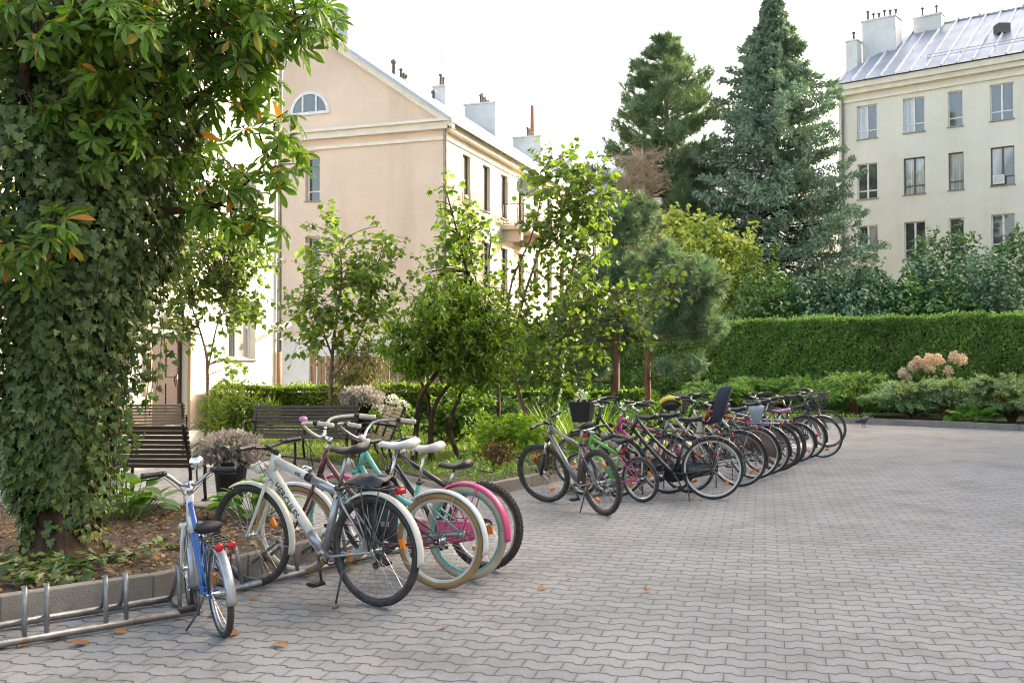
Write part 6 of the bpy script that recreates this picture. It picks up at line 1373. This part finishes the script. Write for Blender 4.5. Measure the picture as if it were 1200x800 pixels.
# ------------------------------------------------------------------ ivy-clad shrubs behind the hedge
def cone_shrub(label, px, ytop, Y, w, lm, seed, K=480, size=.14, name='conical_evergreen', lumps=()):
    top = at(px, ytop, Y); b = Vector((top.x, Y, zg)); H = top.z - zg; r_ = np.random.default_rng(seed)
    bl = [((b.x, Y, zg + H * .25), (w, w * .8, H * .32), K), ((b.x, Y, zg + H * .55), (w * .78, w * .7, H * .30), K * 2 // 3), ((b.x + w * .08, Y, zg + H * .82), (w * .42, w * .42, H * .20), K // 3)] + list(lumps)
    return shrub(name, label, 'shrub', bl, T_leaf(.40), size, 7, .34, lm, M['bark'], seed, droop=.5, up=.2)
cone_shrub('ivy-clad conical shrub standing alone behind the hedge, right of the spruce', 1010, 292, 35., 1.37, M['l_greyivy'], 91)
cone_shrub('broad ivy-clad evergreen left of the twin dark cones behind the hedge', 1078, 300, 35.5, 1.76, M['l_greyivy'], 92, 520)
cone_shrub('dark ivy-clad evergreen mound third from the right behind the hedge', 1128, 305, 36, 1.49, M['l_greyivy'], 93, 460)
cone_shrub('tall green thuja rising behind the ivy mounds under the third window column', 1120, 272, 39, 1.69, M['l_darkshrub'], 94, 480)
cone_shrub('green thuja just left of the tall thuja below the second window column', 1083, 272, 39.5, 1.43, M['l_darkshrub'], 95, 420)
cone_shrub('big dark thuja group behind the hedge at the right edge', 1192, 268, 37, 2.47, M['l_darkshrub'], 96, 800)
cone_shrub('low pale ivy mound behind the hedge below the blue spruce', 945, 322, 35, 2.08, M['l_greyivy'], 97, 460)
cone_shrub('dark leafy mound behind the hedge beside the yellow bush', 893, 318, 35, 1.95, M['l_darkshrub'], 98, 460)
cone_shrub('narrow ivy-clad bush between the pale mound and the conical shrub', 972, 318, 35.5, 1.04, M['l_darkshrub'], 99, 260)
cone_shrub('grey leafed climber heap in the gap right of the conical shrub', 1042, 342, 34.8, 1.17, M['l_greyivy'], 100, 260)
cone_shrub('dark evergreen bush filling the gap behind the round blue pine', 760, 350, 36, 2.86, M['l_darkshrub'], 101, 500)
for i, (px, yt, w_, lab) in enumerate(((920, 330, 1.9, 'low dark ivy mound behind the hedge at the foot of the blue spruce'), (1000, 338, 1.7, 'low ivy mound filling the foot of the lone conical shrub'), (1052, 322, 1.5, 'ivy mound joining the conical shrub and the broad evergreen'), (1160, 300, 1.8, 'dark ivy mound before the thuja group at the right edge'), (1105, 330, 1.8, 'low ivy mound in front of the broad ivy-clad evergreen'), (1225, 310, 1.8, 'ivy mound cut by the right edge behind the hedge'))): cone_shrub(lab, px, yt, 34.2 + .3 * (i % 3) + (1.2 if i in (0,) else 0), w_, M['l_greyivy'] if i % 2 else M['l_darkshrub'], 140 + i, 420, .15)
for i, (px, yt) in enumerate(((886, 290), (905, 293), (868, 300))): cone_shrub(('slim yellow-green shoot bush left of the twin shoots', 'slim yellow-green shoot bush nearest the spruce trunk', 'slim yellow-green shoot bush beside the yellow bush')[i], px, yt, 37, .32, M['l_lowhedge'], 110 + i, 90, .15, 'shoot_bush')
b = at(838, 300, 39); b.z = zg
shrub('yellow_bush', 'yellow bush behind the round blue pine with sunlight put into its leaf colour', 'shrub', [blob(838, 287, 39, 1.35, 1.2, 1.15, 210), blob(800, 302, 39, 1.0, 1., 1.2, 110), blob(868, 315, 39, .8, .8, 1.2, 120), blob(840, 340, 39, 1.6, 1.2, 1.0, 180), blob(790, 265, 39.5, .5, .5, .5, 40)], TL, .20, 8, .4, M['l_yellow'], M['bark'], 115)
# dry tree left of the pine
b = B0(750, 41); e = empty('dry_tree', b, 'leafless beige tree with a haze of dry twigs before the tall pine', 'tree'); mb = MB(); q_ = random.Random(8)
mb.tube(smooth_path([b, X(752, 330, 41), X(755, 260, 41), X(752, 175, 41)], 5), [.14 - .006 * i for i in range(16)], 8)
for i in range(330):
    s0 = X(752, q_.uniform(180, 320), 41); a = q_.uniform(0, 6.28); L = q_.uniform(.2, 1.35); t = s0 + Vector((math.cos(a) * L, math.sin(a) * L * .7, q_.uniform(-.3, .7))); mb.tube(bez(s0, s0.lerp(t, .5) + Z * .15, t, 4), [.020, .015, .012, .010, .008], 4, cap=False)
    for k in range(9): u = s0.lerp(t, q_.uniform(.4, 1)); mb.tube([u, u + Vector((q_.uniform(-.4, .4), q_.uniform(-.4, .4), q_.uniform(-.3, .45)))], [.009, .005], 3, cap=False)
mb.build('trunk', M['twig_dry'], e, True)
# tall conifers
b = at(908, 400, 42.5); b.z = zg; spruce('blue_spruce', 'very tall blue spruce with drooping boughs beside the pale apartment block', b, 17.3, 4.5, M['l_spruce'], 121, z0=1.5, levels=46, per=10, tw=12, nb=9, bl=.24, T=T_dia(.19), irregular=.30, droop=.30, shape=.70)
b = at(778, 400, 45); b.z = zg; q_ = random.Random(4); e = empty('tall_pine', b, 'tall dark green pine with rounded crown standing left of the blue spruce', 'tree'); mb = MB(); fol = Fol()
top = at(778, 44, 45); H = top.z - zg; mb.tube(smooth_path([b, at(781, 300, 45), at(782, 200, 45), at(780, 110, 45), top], 5), [.24 - .0105 * i for i in range(21)], 9)
C, D = [], []
for j in range(26):
    f = j / 25; z = 3.6 + (H - 3.9) * f; Rz = float(np.interp(z / H, [.2, .35, .5, .62, .75, .88, .96, 1.], [2.4, 2.9, 3.05, 2.9, 2.45, 1.75, 1.05, .45]))
    for k in range(7 if f < .8 else 6):
        a = 2 * PI * (k + q_.random() * .8) / 8 + j * 2.4; L = Rz * q_.uniform(.6, 1.12); o = Vector((math.cos(a), math.sin(a), 0)); s0 = b + Z * z + Vector((.05, 0, 0)); t = s0 + o * L + Z * (L * q_.uniform(.12, .5))
        pth = bez(s0, s0 + o * L * .6 - Z * .05, t, 6); mb.tube(pth, [.05, .042, .035, .03, .024, .018, .012], 5, cap=False)
        for m in range(int(8 + 7.5 * L)):
            u = q_.uniform(.35, 1.0) ** .8; g_ = u * 6; h = min(5, int(g_)); p = pth[h].lerp(pth[h + 1], g_ - h) + Vector((q_.gauss(0, .16), q_.gauss(0, .16), q_.gauss(.05, .12))) * (.4 + .6 * L / 2)
            C.append(tuple(p)); D.append(tuple(o * .7 + Z * .7 + Vector((q_.gauss(0, .4), q_.gauss(0, .4), 0))))
tufts(fol, np.random.default_rng(122), np.array(C), np.array(D), 38, .38, .045, .85)
mb.build('trunk', M['bark_pine'], e, True); fol.build('crown', M['l_pine'], e, True)
# pigeon on the paving
p = gr(1012, 500.5); pe = empty('pigeon', p, 'grey pigeon standing on the paving near the far kerb', 'bird', (0, 0, R_(20))); pe.scale = (1.3, 1.3, 1.3)
mb = MB(); P_ = [(-.19, .105, .006, .02), (-.13, .115, .012, .032), (-.08, .125, .04, .045), (-.02, .135, .06, .058), (.04, .145, .058, .06), (.085, .175, .042, .042), (.10, .205, .026, .028), (.108, .23, .024, .026), (.118, .25, .024, .024), (.135, .255, .016, .016), (.15, .25, .006, .006), (.165, .246, .003, .003)]
secs = [[Vector((x, wy * math.cos(q), z_ + hz * math.sin(q))) for q in [2 * PI * j / 14 for j in range(14)]] for x, z_, wy, hz in P_]; mb.loft(secs)
for s in (-1, 1):
    mb.tube([(.01, s * .025, .10), (.0, s * .028, .045), (.005, s * .028, .006)], [.012, .005, .005], 6)
    for a in (-.5, 0, .5): mb.tube([(.005, s * .028, .006), (.04 * math.cos(a) + .005, s * .028 + .04 * math.sin(a), .004)], .003, 4)
mb.build('body', M['pigeon'], pe)
